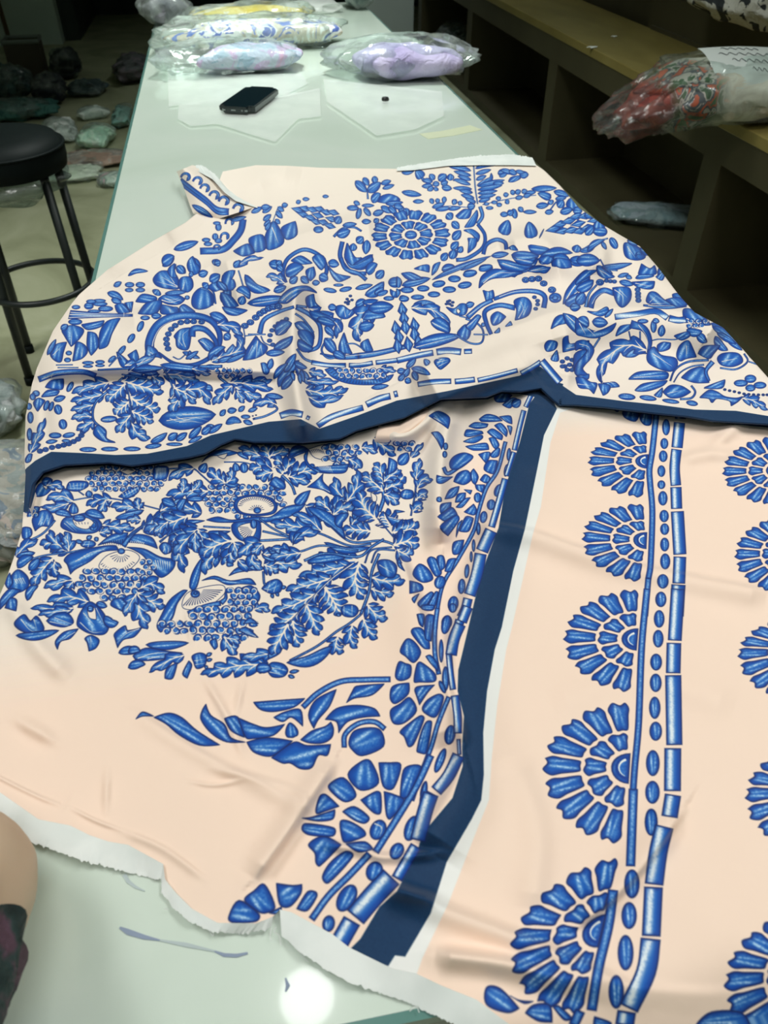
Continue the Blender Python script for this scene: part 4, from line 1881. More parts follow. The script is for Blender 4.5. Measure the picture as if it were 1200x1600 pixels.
RN = [((640, 588), (740, 537), (820, 505), (868, 488), (1000, 481), (1075, 492), (1135, 525), .024, 9, 42),
      ((468, 425), (459, 480), (457, 540), (462, 600), (478, 690), .017, 13, 13),
      ((185, 492), (330, 488), .009, 6, 26), ((345, 455), (460, 444), (640, 444), (760, 415), (870, 400), .010, 7, 26),
      ((330, 416), (400, 395), (447, 375), (530, 350), (600, 340), .012, 7, 34),
      ((780, 384), (827, 371), (850, 377), (872, 394), (950, 420), .012, 9, 24),
      ((925, 372), (940, 392), (938, 430), .009, 8, 16), ((165, 451), (250, 460), (305, 452), .004, 4, 14),
      ((60, 583), (180, 575), (300, 576), (440, 580), .009, 26, 7), ((495, 562), (640, 566), .004, 20, 7),
      ((560, 300), (640, 292), (760, 300), .006, 20, 30), ((380, 290), (430, 268), (470, 275), .006, 14, 14),
      ((640, 655), (720, 610), (850, 560), .006, 14, 10), ((875, 500), (890, 560), (880, 610), .008, 10, 30),
      ((70, 600), (62, 650), (75, 700), .006, 14, 14), ((1030, 560), (1110, 640), .004, 12, 12)]
RL = [((706, 636), (694, 690), (686, 770), (690, 850), .015, 11, 16), ((592, 676), (630, 680), (662, 660), (682, 634), (708, 630), .014, 9, 9),
      ((622, 860), (645, 930), (665, 985), (690, 1045), (702, 1090), (722, 1160), .010, 6, 40),
      ((838, 606), (800, 720), (765, 830), (735, 930), (712, 1020), (724, 1110), (720, 1210), (655, 1320), .010, 44, 12),
      ((700, 800), (745, 815), (820, 828), (900, 855), (1000, 885), (1200, 925), .006, 3, 18),
      ((1055, 720), (1100, 708), (1160, 708), .004, 5, 10), ((1110, 700), (1150, 665), (1160, 650), .004, 8, 8),
      ((1066, 1265), (1012, 1342), (962, 1398), (905, 1445), .006, 5, 26),
      ((-20, 1205), (50, 1240), (96, 1259), .0012, 2, 3), ((96, 1265), (112, 1236), .001, 2, 2), ((110, 1262), (150, 1282), (190, 1297), .0013, 2, 3),
      ((190, 1297), (255, 1325), (320, 1372), .0014, 3, 6), ((292, 1220), (335, 1226), (376, 1219), .0013, 2, 3),
      ((210, 1112), (300, 1170), (400, 1222), (480, 1262), .0024, 5, 12), ((330, 1200), (400, 1215), (470, 1240), (485, 1275), .0015, 4, 6),
      ((520, 1190), (470, 1265), (440, 1310), (395, 1372), .006, 7, 16), ((168, 1200), (165, 1270), .0018, 4, 4), ((20, 1120), (90, 1160), .003, 8, 8),
      ((320, 1060), (355, 1120), (380, 1180), .0022, 5, 5), ((380, 1060), (368, 1120), .0018, 4, 4),
      ((600, 1378), (690, 1420), (800, 1462), (930, 1520), (1010, 1570), .006, 8, 18), ((680, 1490), (790, 1505), (900, 1535), (1080, 1560), (1190, 1556), .008, 9, 14),
      ((500, 1318), (560, 1326), (600, 1338), (690, 1332), .004, 4, 7), ((610, 1390), (690, 1405), .004, 6, 8),
      ((820, 720), (900, 740), (1010, 790), .002, 14, 14), ((860, 1100), (1000, 1060), (1150, 1100), .002, 18, 18), ((800, 1180), (840, 1300), (830, 1420), .003, 16, 20),
      ((100, 800), (200, 780), (300, 850), .003, 20, 20), ((240, 940), (300, 960), (420, 920), .003, 22, 22), ((290, 940), (300, 1010), .0015, 3, 3), ((10, 930), (60, 1010), (110, 1060), .004, 12, 12),
      ((540, 700), (560, 760), (555, 820), .006, 14, 20)]
def undulate(P, amp, k=.011, seed=0.0):
    a = np.sin(P[..., 0] * k + 1.3 + seed) * np.sin(P[..., 1] * k * 1.3 + .7 * seed) + .6 * np.sin(P[..., 0] * k * 2.3 - P[..., 1] * k * 1.7 + seed)
    return amp * (a * .5 + .6)
def lift(P, base, ridges, amp, gain=1.0):
    h = np.full(P.shape[:-1], base) + undulate(P, amp)
    for r in ridges: h = h + ridge(P, r[:-3], r[-3] * gain, *r[-2:])
    return h
def settle(P, h):
    """put every pixel's cloth point at its height, letting it drop where it passes the edges of the table"""
    z = TZ + h
    X = atn(P, z)
    for _ in range(3):
        ov = np.maximum(0, np.maximum(TX0 + .004 - X[..., 0], X[..., 0] - TX1 + .004))
        zz = z - np.minimum(ov * ov * 9.0, .05); X = atn(P, zz)
    # over the near edge the cloth hangs down in front of the table
    r = CF * FPX + (P[..., :1] - 600.0) * CR - (P[..., 1:2] - 800.0) * CU
    t = (TY0 - .014 + .9 * (EYE[2] - TZ)) / (r[..., 1] - .9 * r[..., 2]); zv = EYE[2] + r[..., 2] * t
    k = .006
    zz = -k * np.log(np.exp(np.clip(-(zz - TZ) / k, -60, 60)) + np.exp(np.clip(-(zv - TZ) / k, -60, 60))) + TZ
    return atn(P, zz)
def uv_of(P):
    q = uvm(P); return np.stack([(q[..., 0] - UX0) / (UX1 - UX0), (q[..., 1] - UY0) / (UY1 - UY0)], -1)
def skirt(V, UV, left, right, n=7, step=.022):
    """hang extra columns of cloth down from the left / right boundary"""
    for side, on in ((0, left), (-1, right)):
        if not on: continue
        b = V[:, side]; ub = UV[:, side]; sx = -1 if side == 0 else 1; cols, ucols = [], []
        for k in range(1, n + 1):
            c = b.copy(); c[:, 2] -= step * k * (1 + .15 * np.sin(np.arange(len(b)) * .11)); c[:, 0] += sx * (.003 * math.sin(k) - .002 * k)
            ins = b[:, 0] > TX0 - .002 if side == 0 else b[:, 0] < TX1 + .002
            c[:, 2] = np.where(ins, np.maximum(c[:, 2], TZ + .0012 - .0001 * k), c[:, 2])
            lim = np.minimum(c[:, 0], TX0 - .005) if side == 0 else np.maximum(c[:, 0], TX1 + .005)
            c[:, 0] = np.where(ins, b[:, 0], lim)
            cols.append(c); u = ub.copy(); u[:, 0] = u[:, 0] + sx * step * k / (UX1 - UX0); ucols.append(u)
        A, B = np.stack(cols, 1), np.stack(ucols, 1)
        if side == 0: V = np.concatenate([A[:, ::-1], V], 1); UV = np.concatenate([B[:, ::-1], UV], 1)
        else: V = np.concatenate([V, A], 1); UV = np.concatenate([UV, B], 1)
    return V, UV

M_cloth = bpy.data.materials.new('printed_cotton'); M_cloth.use_nodes = True
_b = M_cloth.node_tree.nodes['Principled BSDF']; _b.inputs['Roughness'].default_value = .62; _b.inputs['Specular IOR Level'].default_value = .25
_b.inputs['Sheen Weight'].default_value = .10
_t = nd(M_cloth, 'ShaderNodeTexImage'); _t.image = IMG; _t.extension = 'EXTEND'; _t.interpolation = 'Cubic'
_u = nd(M_cloth, 'ShaderNodeUVMap'); _u.uv_map = 'cloth'; lk(M_cloth, _u.outputs[0], _t.inputs[0]); lk(M_cloth, _t.outputs[0], _b.inputs['Base Color'])
_n = nd(M_cloth, 'ShaderNodeTexNoise', Scale=55.0, Detail=4.0); _tc = nd(M_cloth, 'ShaderNodeTexCoord'); lk(M_cloth, _tc.outputs['Object'], _n.inputs['Vector'])
_bp = nd(M_cloth, 'ShaderNodeBump', Strength=.10, Distance=.004); lk(M_cloth, _n.outputs['Fac'], _bp.inputs['Height']); lk(M_cloth, _bp.outputs[0], _b.inputs['Normal'])
M_self = mottled('white_selvedge', [(.4, (.74, .78, .75)), (.6, (.82, .85, .82))], 30, .7)

HEM_IN = [(-120, 1165), (0, 1238), (60, 1280), (110, 1290), (140, 1305), (170, 1315), (200, 1320), (255, 1350), (258, 1374), (275, 1395), (300, 1420), (340, 1442), (400, 1443), (427, 1432),
          (437, 1421), (455, 1425), (520, 1460), (545, 1480), (612, 1513), (650, 1521), (690, 1540), (745, 1562), (775, 1585), (850, 1640), (1000, 1700), (1300, 1720)]
HEM_OUT = [(-120, 1215), (0, 1284), (40, 1313), (92, 1331), (130, 1345), (162, 1353), (192, 1362), (252, 1375), (253, 1396), (272, 1421), (298, 1442), (335, 1457), (385, 1459), (424, 1450),
           (440, 1461), (466, 1486), (515, 1518), (548, 1536), (608, 1556), (640, 1568), (668, 1582), (715, 1602), (760, 1632), (840, 1690), (990, 1750), (1300, 1770)]
EDGE = [(44, 790), (50, 757), (66, 737), (100, 726), (170, 722), (205, 727), (250, 721), (295, 714), (320, 708), (345, 694), (367, 685), (397, 690), (475, 690), (530, 685), (557, 672), (600, 660),
        (632, 652), (690, 622), (762, 619), (785, 610), (815, 611), (846, 606), (866, 625), (875, 632), (900, 632), (950, 636), (1025, 645), (1075, 650), (1115, 657), (1200, 662), (1270, 668)]
fab = empty('printed_fabric', at(450, 900)); tag(fab, 'peach and cream cotton fabric with blue floral print and navy bands spread over the table', 'fabric')
def part_of(o, root):
    o.parent = root; o.matrix_parent_inverse = Matrix.Translation(-Vector(root.location)); return o

# near sheet
nL, mL = 380, 470
top = resample([(x, y - 34) for x, y in EDGE[:-1]] + [(1214, 629)], mL); bot = resample(HEM_IN, mL)
left = resample([HEM_IN[0], (-75, 1060), (-40, 1000), (-12, 955), (6, 915), (22, 870), (34, 830), (38, 780), (40, 740), tuple(top[0])], nL)
right = resample([HEM_IN[-1], (1310, 1200), (1262, 820), (1228, 690), tuple(top[-1])], nL)
P = coons(bot, top, left, right)
def h_near(P): return lift(P, .003, RL, .004, 1.7)
V = settle(P, h_near(P)); U = uv_of(P); V, U = skirt(V, U, True, False)
part_of(grid_mesh('near_panel', V, M_cloth, None, U), fab)
# far sheet, lying over the near one with its navy hem
nU, mU = 330, 520
bot = resample(EDGE, mU)
top = resample([(336, 300), (348, 268), (400, 258), (450, 259), (500, 262), (555, 263), (640, 264), (700, 257), (750, 256), (835, 256)], mU)
left = resample([EDGE[0], (38, 720), (40, 650), (50, 600), (75, 540), (105, 495), (150, 455), (215, 415), (270, 385), (318, 348), (336, 300)], nU)
right = resample([EDGE[-1], (1200, 590), (1160, 545), (1130, 512), (1085, 488), (1060, 460), (1030, 420), (1000, 385), (965, 365), (940, 350), (905, 325), (875, 290), (850, 266), (835, 256)], nU)
P = coons(bot, top, left, right)
def h_far(P): return lift(P, .006, RN, .007, 1.9)
hf = h_far(P); v = np.linspace(0, 1, nU)[:, None]
hf = hf + .010 * np.exp(-(v / .10) ** 2)
V = settle(P, hf); U = uv_of(P)
roll, ur = [], []
for k, (dy, dz) in enumerate(((.001, -.002), (.003, -.004), (.007, -.005), (.016, -.0055), (.03, -.006))):
    q = V[0].copy(); q[:, 1] += dy; q[:, 2] += dz; roll.append(q); ur.append(U[0])
V = np.concatenate([np.stack(roll)[::-1], V], 0); U = np.concatenate([np.stack(ur)[::-1], U], 0)
V, U = skirt(V, U, True, True)
part_of(grid_mesh('far_panel', V, M_cloth, None, U), fab)
# turned-up corner at the back left
a = resample([(276, 268), (286, 290), (297, 322), (302, 334), (335, 344)], 40)
b = resample([(300, 258), (316, 261), (334, 276), (350, 296), (366, 311), (400, 323)], 40)
s = np.linspace(0, 1, 24)[None, :, None]; P = a[:, None] * (1 - s) + b[:, None] * s
hh = (.004 + .040 * np.sin(np.pi * np.linspace(.08, .97, 24))[None, :] ** .8 * (1 - np.linspace(0, 1, 40)[:, None] * .55))
part_of(grid_mesh('turned_corner', atn(P, TZ + hh), M_cloth, None, uv_of(P)), fab)
# a soft roll of cloth pushed up in front of the navy hem
a = resample([(585, 690), (612, 694), (640, 686), (662, 668), (684, 645), (712, 660)], 60)
b = resample([(592, 664), (625, 662), (648, 645), (672, 628), (692, 620), (712, 632)], 60)
s = np.linspace(0, 1, 20)[None, :, None]; P = a[:, None] * (1 - s) + b[:, None] * s
hh = .006 + .024 * np.sin(np.pi * np.linspace(.06, .96, 20))[None, :] * np.sin(np.pi * np.linspace(.05, .95, 60))[:, None] ** .5
up = uv_of(np.broadcast_to(np.array([150., 1180.]), P.shape) + (P - P.mean((0, 1))))
part_of(grid_mesh('cloth_roll', atn(P, TZ + hh), M_cloth, None, up), fab)
# white selvedges with their ravelled edge, and loose threads
def selvedge(inn, out, hfun, n, jag=1.2, z0=.002):
    a, b = np.array(inn, float), np.array(out, float)
    sa = np.concatenate([[0], np.cumsum(np.linalg.norm(np.diff(a, axis=0), axis=1))]); sa /= sa[-1]; t = np.linspace(0, 1, n)
    A = np.stack([np.interp(t, sa, a[:, 0]), np.interp(t, sa, a[:, 1])], -1); B = np.stack([np.interp(t, sa, b[:, 0]), np.interp(t, sa, b[:, 1])], -1)
    B = B + np.stack([np.zeros(n), rng.normal(0, jag, n)], -1)
    w = np.linspace(0, 1, 7)[None, :, None]; P = A[:, None] * (1 - w) + B[:, None] * w
    hh = hfun(P) * (1 - .55 * w[..., 0]) + z0 + .002 * np.sin(np.arange(n) * .07)[:, None] * w[..., 0] + .0009 * np.sin(np.arange(n) * .23)[:, None] * w[..., 0]
    hh = np.maximum(hh, .0012)
    return part_of(grid_mesh('selvedge', settle(P, hh), M_self, None), fab)
selvedge(HEM_IN[:14], HEM_OUT[:14], h_near, 260)
selvedge(HEM_IN[14:], HEM_OUT[14:], h_near, 260)
selvedge([(620, 267), (645, 266), (700, 259), (750, 258), (800, 258), (838, 259)], [(620, 262), (640, 258), (700, 249), (748, 243), (800, 241), (832, 246)], h_far, 120, .5, .003)
selvedge([(306, 266), (332, 280), (350, 300), (368, 314), (402, 325)], [(306, 258), (316, 258), (336, 272), (352, 291), (404, 320)][:5], lambda P: np.full(P.shape[:-1], .030) - .02 * np.clip((P[..., 0] - 310) / 90, 0, 1), 60, .4)
bm = bmesh.new()
for p in ([(432, 1448), (428, 1456), (436, 1462), (439, 1478)], [(446, 1462), (460, 1473), (461, 1482)], [(468, 1470), (472, 1482), (471, 1492), (482, 1503)], [(500, 1497), (510, 1507), (524, 1517), (527, 1508)],
          [(525, 1514), (535, 1524), (546, 1535), (540, 1520)], [(424, 1450), (422, 1462), (424, 1470)], [(640, 1580), (650, 1572), (655, 1582)], [(255, 1382), (252, 1396)], [(326, 1452), (332, 1462), (334, 1458)], [(256, 1420), (264, 1421)]):
    add_tube(bm, [at(q[0], q[1], TZ + .003) for q in smooth_open(p, 5)], .00025, 5)
tag(part_of(obj('loose_thread', bm, M_self), fab), kind='stuff')
# ------------------------------------------------------------------ bagged garments and the other things
def prj(P):
    d = np.asarray(P, float) - EYE; z = d @ CF
    return 600 + FPX * (d @ CR) / z, 800 - FPX * (d @ CU) / z
def lump(name, ax, ay, h, seed, mat, parent, off=(0, 0, 0), rough=.18, freq=7.0, nu=56, nv=26, box_=.62, crease=.0, pinch=0.0, rz=0.0):
    """flattened soft parcel resting on z = 0, creased by layered noise"""
    u = np.linspace(0, 2 * np.pi, nu); v = np.linspace(-np.pi / 2, np.pi / 2, nv); V = np.zeros((nv, nu, 3))
    sp = lambda a, e: np.sign(a) * np.abs(a) ** e
    for i, b in enumerate(v):
        for j, a in enumerate(u[:-1]):
            cx, cy, cz = sp(math.cos(b), .55) * sp(math.cos(a), box_), sp(math.cos(b), .55) * sp(math.sin(a), box_), sp(math.sin(b), .8)
            q = Vector((cx * ax * freq, cy * ay * freq, cz * h * freq * .5 + seed * 7.3))
            n1 = noise.noise(q); n2 = noise.noise(q * 2.7 + Vector((3, 1, 7))); r_ = 1 - abs(noise.noise(q * 1.6 + Vector((9, 2, 4)))) * 2
            k = 1 + rough * (n1 + .5 * n2) + crease * (r_ - .5)
            w = 1 - pinch * cx * cx
            x, y = cx * ax * k, cy * ay * k * w; z = max(0.0, (h * .5 + cz * h * .5 * k * (1 - .35 * cx * cx)))
            c, s = math.cos(rz), math.sin(rz)
            V[i, j] = (x * c - y * s + off[0], x * s + y * c + off[1], z + off[2])
    V[:, -1] = V[:, 0]
    return grid_mesh(name, V, mat, parent)
def fabric_mat(name, cols, scale=9.0, rough=.75, dist=2.0, cell=True):
    m = new_mat(name, rough=rough); b = m.node_tree.nodes['Principled BSDF']; tc = nd(m, 'ShaderNodeTexCoord')
    n = nd(m, 'ShaderNodeTexNoise', Scale=scale, Detail=3.0, Distortion=dist); lk(m, tc.outputs['Object'], n.inputs['Vector'])
    r = nd(m, 'ShaderNodeValToRGB'); e = r.color_ramp.elements
    while len(e) < len(cols): e.new(.5)
    for k, c in enumerate(cols):
        e[k].position = .30 + .42 * k / max(1, len(cols) - 1); e[k].color = (*c, 1)
    if cell: r.color_ramp.interpolation = 'CONSTANT'
    lk(m, n.outputs['Fac'], r.inputs['Fac']); lk(m, r.outputs[0], b.inputs['Base Color'])
    n2 = nd(m, 'ShaderNodeTexNoise', Scale=25.0, Detail=4.0, Distortion=1.5); lk(m, tc.outputs['Object'], n2.inputs['Vector'])
    bp = nd(m, 'ShaderNodeBump', Strength=.6, Distance=.02); lk(m, n2.outputs['Fac'], bp.inputs['Height']); lk(m, bp.outputs[0], b.inputs['Normal'])
    return m
M_film = film_mat('clear_film', white=.13, scale=10.0, bump=.7)
M_film3 = film_mat('clear_film_heavy', white=.025, scale=10.0, bump=.7)
M_film2 = film_mat('dim_film', (.8, .88, .86), .06, 9.0)
M_sheet = mottled('flat_film', [(.4, (.80, .84, .81)), (.6, (.88, .91, .88))], 12, .35, 4); M_sheet.node_tree.nodes['Principled BSDF'].inputs['Alpha'].default_value = .42
def bag(loc, label, mat, ax, ay, h, seed, rz=0.0, film=(1.25, 1.2, 1.18), foff=(0, 0), group=None, goff=(0, 0), fm=None, name='garment_bag', **k):
    t = empty(name, loc, rz); tag(t, label, 'bagged garment', group)
    ck = k.pop('crease', .10)
    lump('folded_garment', ax, ay, h, seed, mat, t, (goff[0], goff[1], .002), crease=ck, **k)
    lump('plastic_film', ax * film[0], ay * film[1], h * film[2], seed + .37, fm or M_film, t, (foff[0], foff[1], .0), rough=.20, crease=.16, freq=10)
    return t
L3 = lambda p: Vector((p[0], p[1], p[2]))
ZT = TZ + .0015
lav = fabric_mat('lavender_cloth', [(.42, .36, .62), (.56, .50, .74), (.66, .60, .80)], 5, cell=False)
pink = fabric_mat('pink_floral_cloth', [(.40, .52, .66), (.56, .60, .74), (.62, .45, .70), (.74, .40, .62), (.85, .85, .84)], 8)
bluf = fabric_mat('blue_floral_cloth', [(.10, .16, .48), (.78, .80, .78), (.62, .56, .46), (.12, .20, .55), (.75, .76, .74)], 11)
yel = fabric_mat('yellow_cloth', [(.60, .46, .07), (.66, .55, .16), (.70, .66, .50), (.30, .27, .20)], 5)
grey = fabric_mat('grey_cloth', [(.10, .10, .12), (.16, .16, .18), (.22, .21, .24)], 5, cell=False)
bag((.475, 2.43, ZT), 'clear bag of lavender cloth overhanging the right edge of the table', lav, .15, .10, .075, 1.0, -.05, (1.40, 1.2, 1.2), (.02, .01), goff=(.03, -.03))
bag((.055, 2.59, ZT), 'clear bag of pink, lilac and pale blue floral cloth behind the phone', pink, .145, .09, .060, 2.0, .06, (1.40, 1.2, 1.2), (-.045, 0), goff=(.030, -.01))
bag((.085, 2.90, ZT), 'long clear bag of blue and white floral cloth across the table', bluf, .27, .09, .070, 3.0, .07, (1.15, 1.2, 1.25), (-.01, 0), goff=(.01, 0))
bag((.11, 3.26, ZT), 'clear bag of mustard yellow and cream cloth at the far end of the table', yel, .19, .075, .060, 4.0, .13, (1.2, 1.25, 1.25))
bag((-.195, 3.40, ZT), 'small bag of charcoal grey cloth on the far left corner of the table', grey, .075, .075, .08, 5.0, .3, (1.15, 1.15, 1.12))
t = empty('empty_bag', (.33, 3.58, ZT)); tag(t, 'crumpled empty clear bag at the far right of the table top', 'plastic bag')
lump('plastic_film', .13, .10, .035, 6.2, M_sheet, t, crease=.3, rough=.3)
bag((.55, 3.62, ZT), 'dark bag on the far right corner of the table', fabric_mat('dark_green_cloth', [(.03, .07, .07), (.06, .11, .10), (.12, .16, .15)], 6, cell=False), .05, .07, .09, 7.0)
def flat_sheet(label, px, seed):
    P = [Vector(at(*p, ZT)) for p in px]; c = sum(P, Vector()) / len(P); t = empty('plastic_sheet', c); tag(t, label, 'plastic sheet')
    bm = bmesh.new(); f = bm.faces.new([bm.verts.new(p - c) for p in P]); bmesh.ops.triangulate(bm, faces=[f])
    bmesh.ops.subdivide_edges(bm, edges=bm.edges[:], cuts=5, use_grid_fill=True)
    for v in bm.verts: v.co.z = .0005 + .0022 * seed * .6 + .0012 * noise.noise(Vector((v.co.x * 30, v.co.y * 14, seed)))
    obj('film', bm, M_sheet, t, True)
flat_sheet('flat empty plastic sheet behind the phone, in front of the pink floral bag', [(262, 112), (360, 118), (470, 116), (482, 132), (447, 149), (380, 155), (300, 163), (264, 168)], 1)
flat_sheet('flat empty plastic sheet under the phone', [(280, 166), (340, 158), (440, 151), (500, 140), (501, 184), (466, 188), (430, 224), (385, 210), (340, 196), (298, 199), (278, 188)], 2)
flat_sheet('flat empty plastic sheet in front of the lavender bag', [(505, 126), (600, 136), (690, 146), (694, 184), (650, 205), (588, 215), (560, 195), (512, 163)], 3)
b = empty('bead', at(602, 161)); tag(b, 'tiny black bead lying on the plastic in front of the lavender bag', 'bead')
bm = bmesh.new(); add_lathe(bm, [(.004, .0035), (.0085, .005), (.010, .009), (.0085, .013), (.004, .0145)], seg=16); obj('shell', bm, new_mat('black_bead', (.02, .02, .02), .3), b)

# phone
M_ph = new_mat('phone_black', (.012, .02, .022), .32, coat=.3); M_scr = new_mat('phone_glass', (.008, .02, .026), .08, coat=1.0); M_port = new_mat('port_metal', (.30, .33, .33), .35, .6)
q = [at(*p, TZ + .016) for p in ((336, 170), (398, 172), (439, 139), (384, 138))]
c = sum(q) / 4; yv = (q[3] - q[0] + q[2] - q[1]) / 2; ln = np.linalg.norm(yv); wd = np.linalg.norm((q[1] - q[0] + q[2] - q[3]) / 2) * .96
ph = empty('phone', (c[0], c[1], TZ + .0070), math.atan2(yv[1], yv[0]) - math.pi / 2); tag(ph, 'black smartphone lying on a plastic sheet on the table', 'phone')
bm = bmesh.new(); add_box(bm, -wd / 2, wd / 2, -ln / 2, ln / 2, 0, .014)
bmesh.ops.bevel(bm, geom=[e for e in bm.edges if abs(e.verts[0].co.z - e.verts[1].co.z) > .01], offset=.016, segments=5, affect='EDGES')
bmesh.ops.bevel(bm, geom=[e for e in bm.edges if abs(e.verts[0].co.z - e.verts[1].co.z) < .001], offset=.002, segments=2, affect='EDGES'); obj('body', bm, M_ph, ph)
bm = bmesh.new(); add_box(bm, -wd / 2 + .004, wd / 2 - .004, -ln / 2 + .005, ln / 2 - .005, .0137, .0147)
bmesh.ops.bevel(bm, geom=[e for e in bm.edges if abs(e.verts[0].co.z - e.verts[1].co.z) > .0005], offset=.012, segments=5, affect='EDGES'); obj('screen', bm, M_scr, ph)
for x, w_ in ((-.028, .0045), (-.004, .007), (.018, .003), (.028, .004)):
    bm = bmesh.new(); add_box(bm, x - w_, x + w_, -ln / 2 - .0008, -ln / 2 + .004, .0045, .0095)
    bmesh.ops.bevel(bm, geom=bm.edges[:], offset=.0012, segments=2, affect='EDGES'); obj('port', bm, M_port, ph)

# stool
SX, SY = -.63, 2.37
M_sv = mottled('black_vinyl', [(.4, (.003, .006, .006)), (.6, (.005, .008, .008))], 4, .55, spec=.12); M_sm = new_mat('stool_steel', (.012, .017, .017), .42)
st = empty('bar_stool', (SX, SY, 0)); tag(st, 'round black padded stool with steel legs and foot ring left of the table', 'stool')
bm = bmesh.new(); add_lathe(bm, [(.02, .60), (.15, .60), (.164, .607), (.168, .63), (.168, .657), (.164, .665), (.150, .682), (.11, .692), (.05, .697), (.01, .698)], seg=64); obj('seat', bm, M_sv, st, True)
bm = bmesh.new(); P = [(.1672 * math.cos(a), .1672 * math.sin(a), .662) for a in np.linspace(0, 2 * math.pi, 65)]; add_tube(bm, P, .004, 6, False); obj('piping', bm, M_sv, st, True)
for a in (15, 145, 235, 326):
    ca, sa = math.cos(math.radians(a)), math.sin(math.radians(a)); bm = bmesh.new()
    add_tube(bm, [(.132 * ca, .132 * sa, .602), (.152 * ca, .152 * sa, .004)], .0125, 12); obj('leg', bm, M_sm, st, True)
    bm = bmesh.new(); add_tube(bm, [(.152 * ca, .152 * sa, .001), (.1515 * ca, .1515 * sa, .025)], .016, 12); obj('rubber_foot', bm, M_sv, st, True)
bm = bmesh.new(); add_tube(bm, [(.155 * math.cos(a), .155 * math.sin(a), .275) for a in np.linspace(0, 2 * math.pi, 65)], .009, 10, False); obj('foot_ring', bm, M_sm, st, True)
lump('plastic_film', .14, .14, .07, 8.1, M_film2, st, (0, 0, .535), crease=.35, rough=.3, nu=48, nv=18)

# garments on the floor, left of and beyond the table
def pal(*c): return list(c)
flr = [
 (8, 812, .15, .17, .15, pal((.28, .30, .30), (.42, .36, .32), (.16, .20, .28), (.45, .46, .44)), 'large clear bag of grey and brown clothes on the floor under the stool', .0),
 (-40, 672, .12, .10, .13, pal((.30, .34, .34), (.40, .42, .42), (.45, .34, .33)), 'clear bag of pale grey clothes behind the large grey and brown bag', .3),
 (97, 213, .075, .15, .09, pal((.50, .52, .50), (.62, .64, .62), (.40, .33, .30)), 'white bag of clothes on the floor just right of the stool seat', .2),
 (152, 226, .078, .11, .10, pal((.36, .56, .44), (.45, .64, .50), (.55, .68, .56), (.60, .60, .10)), 'pale green patterned garment in a bag with a yellow dot, beside the table', -.1),
 (146, 184, .075, .06, .07, pal((.56, .62, .58), (.64, .68, .64)), 'rolled white garment on the floor behind the pale green bag', .35),
 (192, 190, .045, .16, .08, pal((.18, .34, .30), (.24, .40, .35)), 'dull teal green bag on the floor against the table edge', 0),
 (150, 254, .14, .10, .05, pal((.25, .17, .13), (.32, .23, .18), (.40, .32, .28)), 'flat brown folded garment on the floor in front of the pale green bag', -.1),
 (112, 279, .13, .09, .05, pal((.46, .50, .40), (.54, .56, .47), (.40, .42, .34)), 'flat beige bag of clothes nearest the stool legs on the floor', .1),
 (177, 287, .058, .07, .05, pal((.42, .48, .42), (.20, .26, .22), (.50, .30, .34), (.50, .56, .50)), 'flat bag with green and pink stripes by the table edge', .0),
 (210, 120, .10, .22, .14, pal((.20, .17, .20), (.28, .23, .25)), 'dusky pink bag in the shadow beside the table far back', 0),
 (138, 147, .10, .10, .09, pal((.03, .06, .07), (.08, .12, .13), (.14, .2, .2)), 'dark glossy bag on the floor between the heap and the table', 0),
 (82, 158, .085, .13, .18, pal((.006, .010, .016), (.014, .02, .03)), 'black bag of clothes at the right end of the dark heap', .1),
 (106, 120, .09, .12, .20, pal((.008, .014, .014), (.02, .03, .03)), 'black bag at the back right of the dark heap', .1),
 (20, 150, .12, .13, .20, pal((.02, .05, .05), (.05, .10, .10), (.10, .16, .15)), 'dark teal bag in the middle of the floor heap', .1),
 (15, 186, .22, .11, .12, pal((.02, .10, .09), (.05, .16, .14), (.35, .33, .18)), 'green bag at the front of the dark floor heap', .15),
]
for k, (px, py, ax, ay, h, cols, lab, rz) in enumerate(flr):
    p = at(px, py, 0.0)
    bag((p[0], p[1], .001), lab, fabric_mat('heap_cloth', [tuple(min(.9, q * (1.35 if 1 < k < 9 else 1)) for q in c_) for c_ in cols], 9), ax * 1.06, ay * 1.06, h * .8, 11 + k * 1.7, rz, (1.12, 1.12, 1.1), group=None, fm=M_film2 if k > 8 else M_film, box_=.42, rough=.30, crease=.32, freq=11.0)
cr = at(45, 122, 0.0); ct = empty('crate', (cr[0], cr[1] + .1, 0), .05); ct.scale = (.6, .7, 1); tag(ct, 'open dark crate with a pale rim behind the floor heap at the back left', 'crate')
M_cr = new_mat('crate_brown', (.05, .04, .025), .6); M_crr = new_mat('crate_rim', (.16, .19, .17), .6)
for nm, a in (('bottom', (-.2, .2, -.14, .14, 0, .015)), ('side_panel', (-.2, .2, -.14, -.125, .015, .22)), ('side_panel', (-.2, .2, .125, .14, .015, .22)), ('side_panel', (-.2, -.185, -.125, .125, .015, .22)), ('side_panel', (.185, .2, -.125, .125, .015, .22))):
    box(nm, *a, M_cr, ct)
bm = bmesh.new(); R_ = [(-.2, -.14, .225), (.2, -.14, .225), (.2, .14, .225), (-.2, .14, .225), (-.2, -.14, .225)]; add_tube(bm, R_, .014, 8); obj('rim', bm, M_crr, ct)
p0 = at(21, 84, 0.0); pl = empty('pole', (p0[0], p0[1], 0)); tag(pl, 'thin brown wooden pole leaning on the pale wall at the back left', 'pole')
bm = bmesh.new(); add_tube(bm, [(0, 0, .005), (-.06, .10, 1.6)], .018, 10); obj('shaft', bm, new_mat('pole_wood', (.10, .06, .03), .6), pl, True)

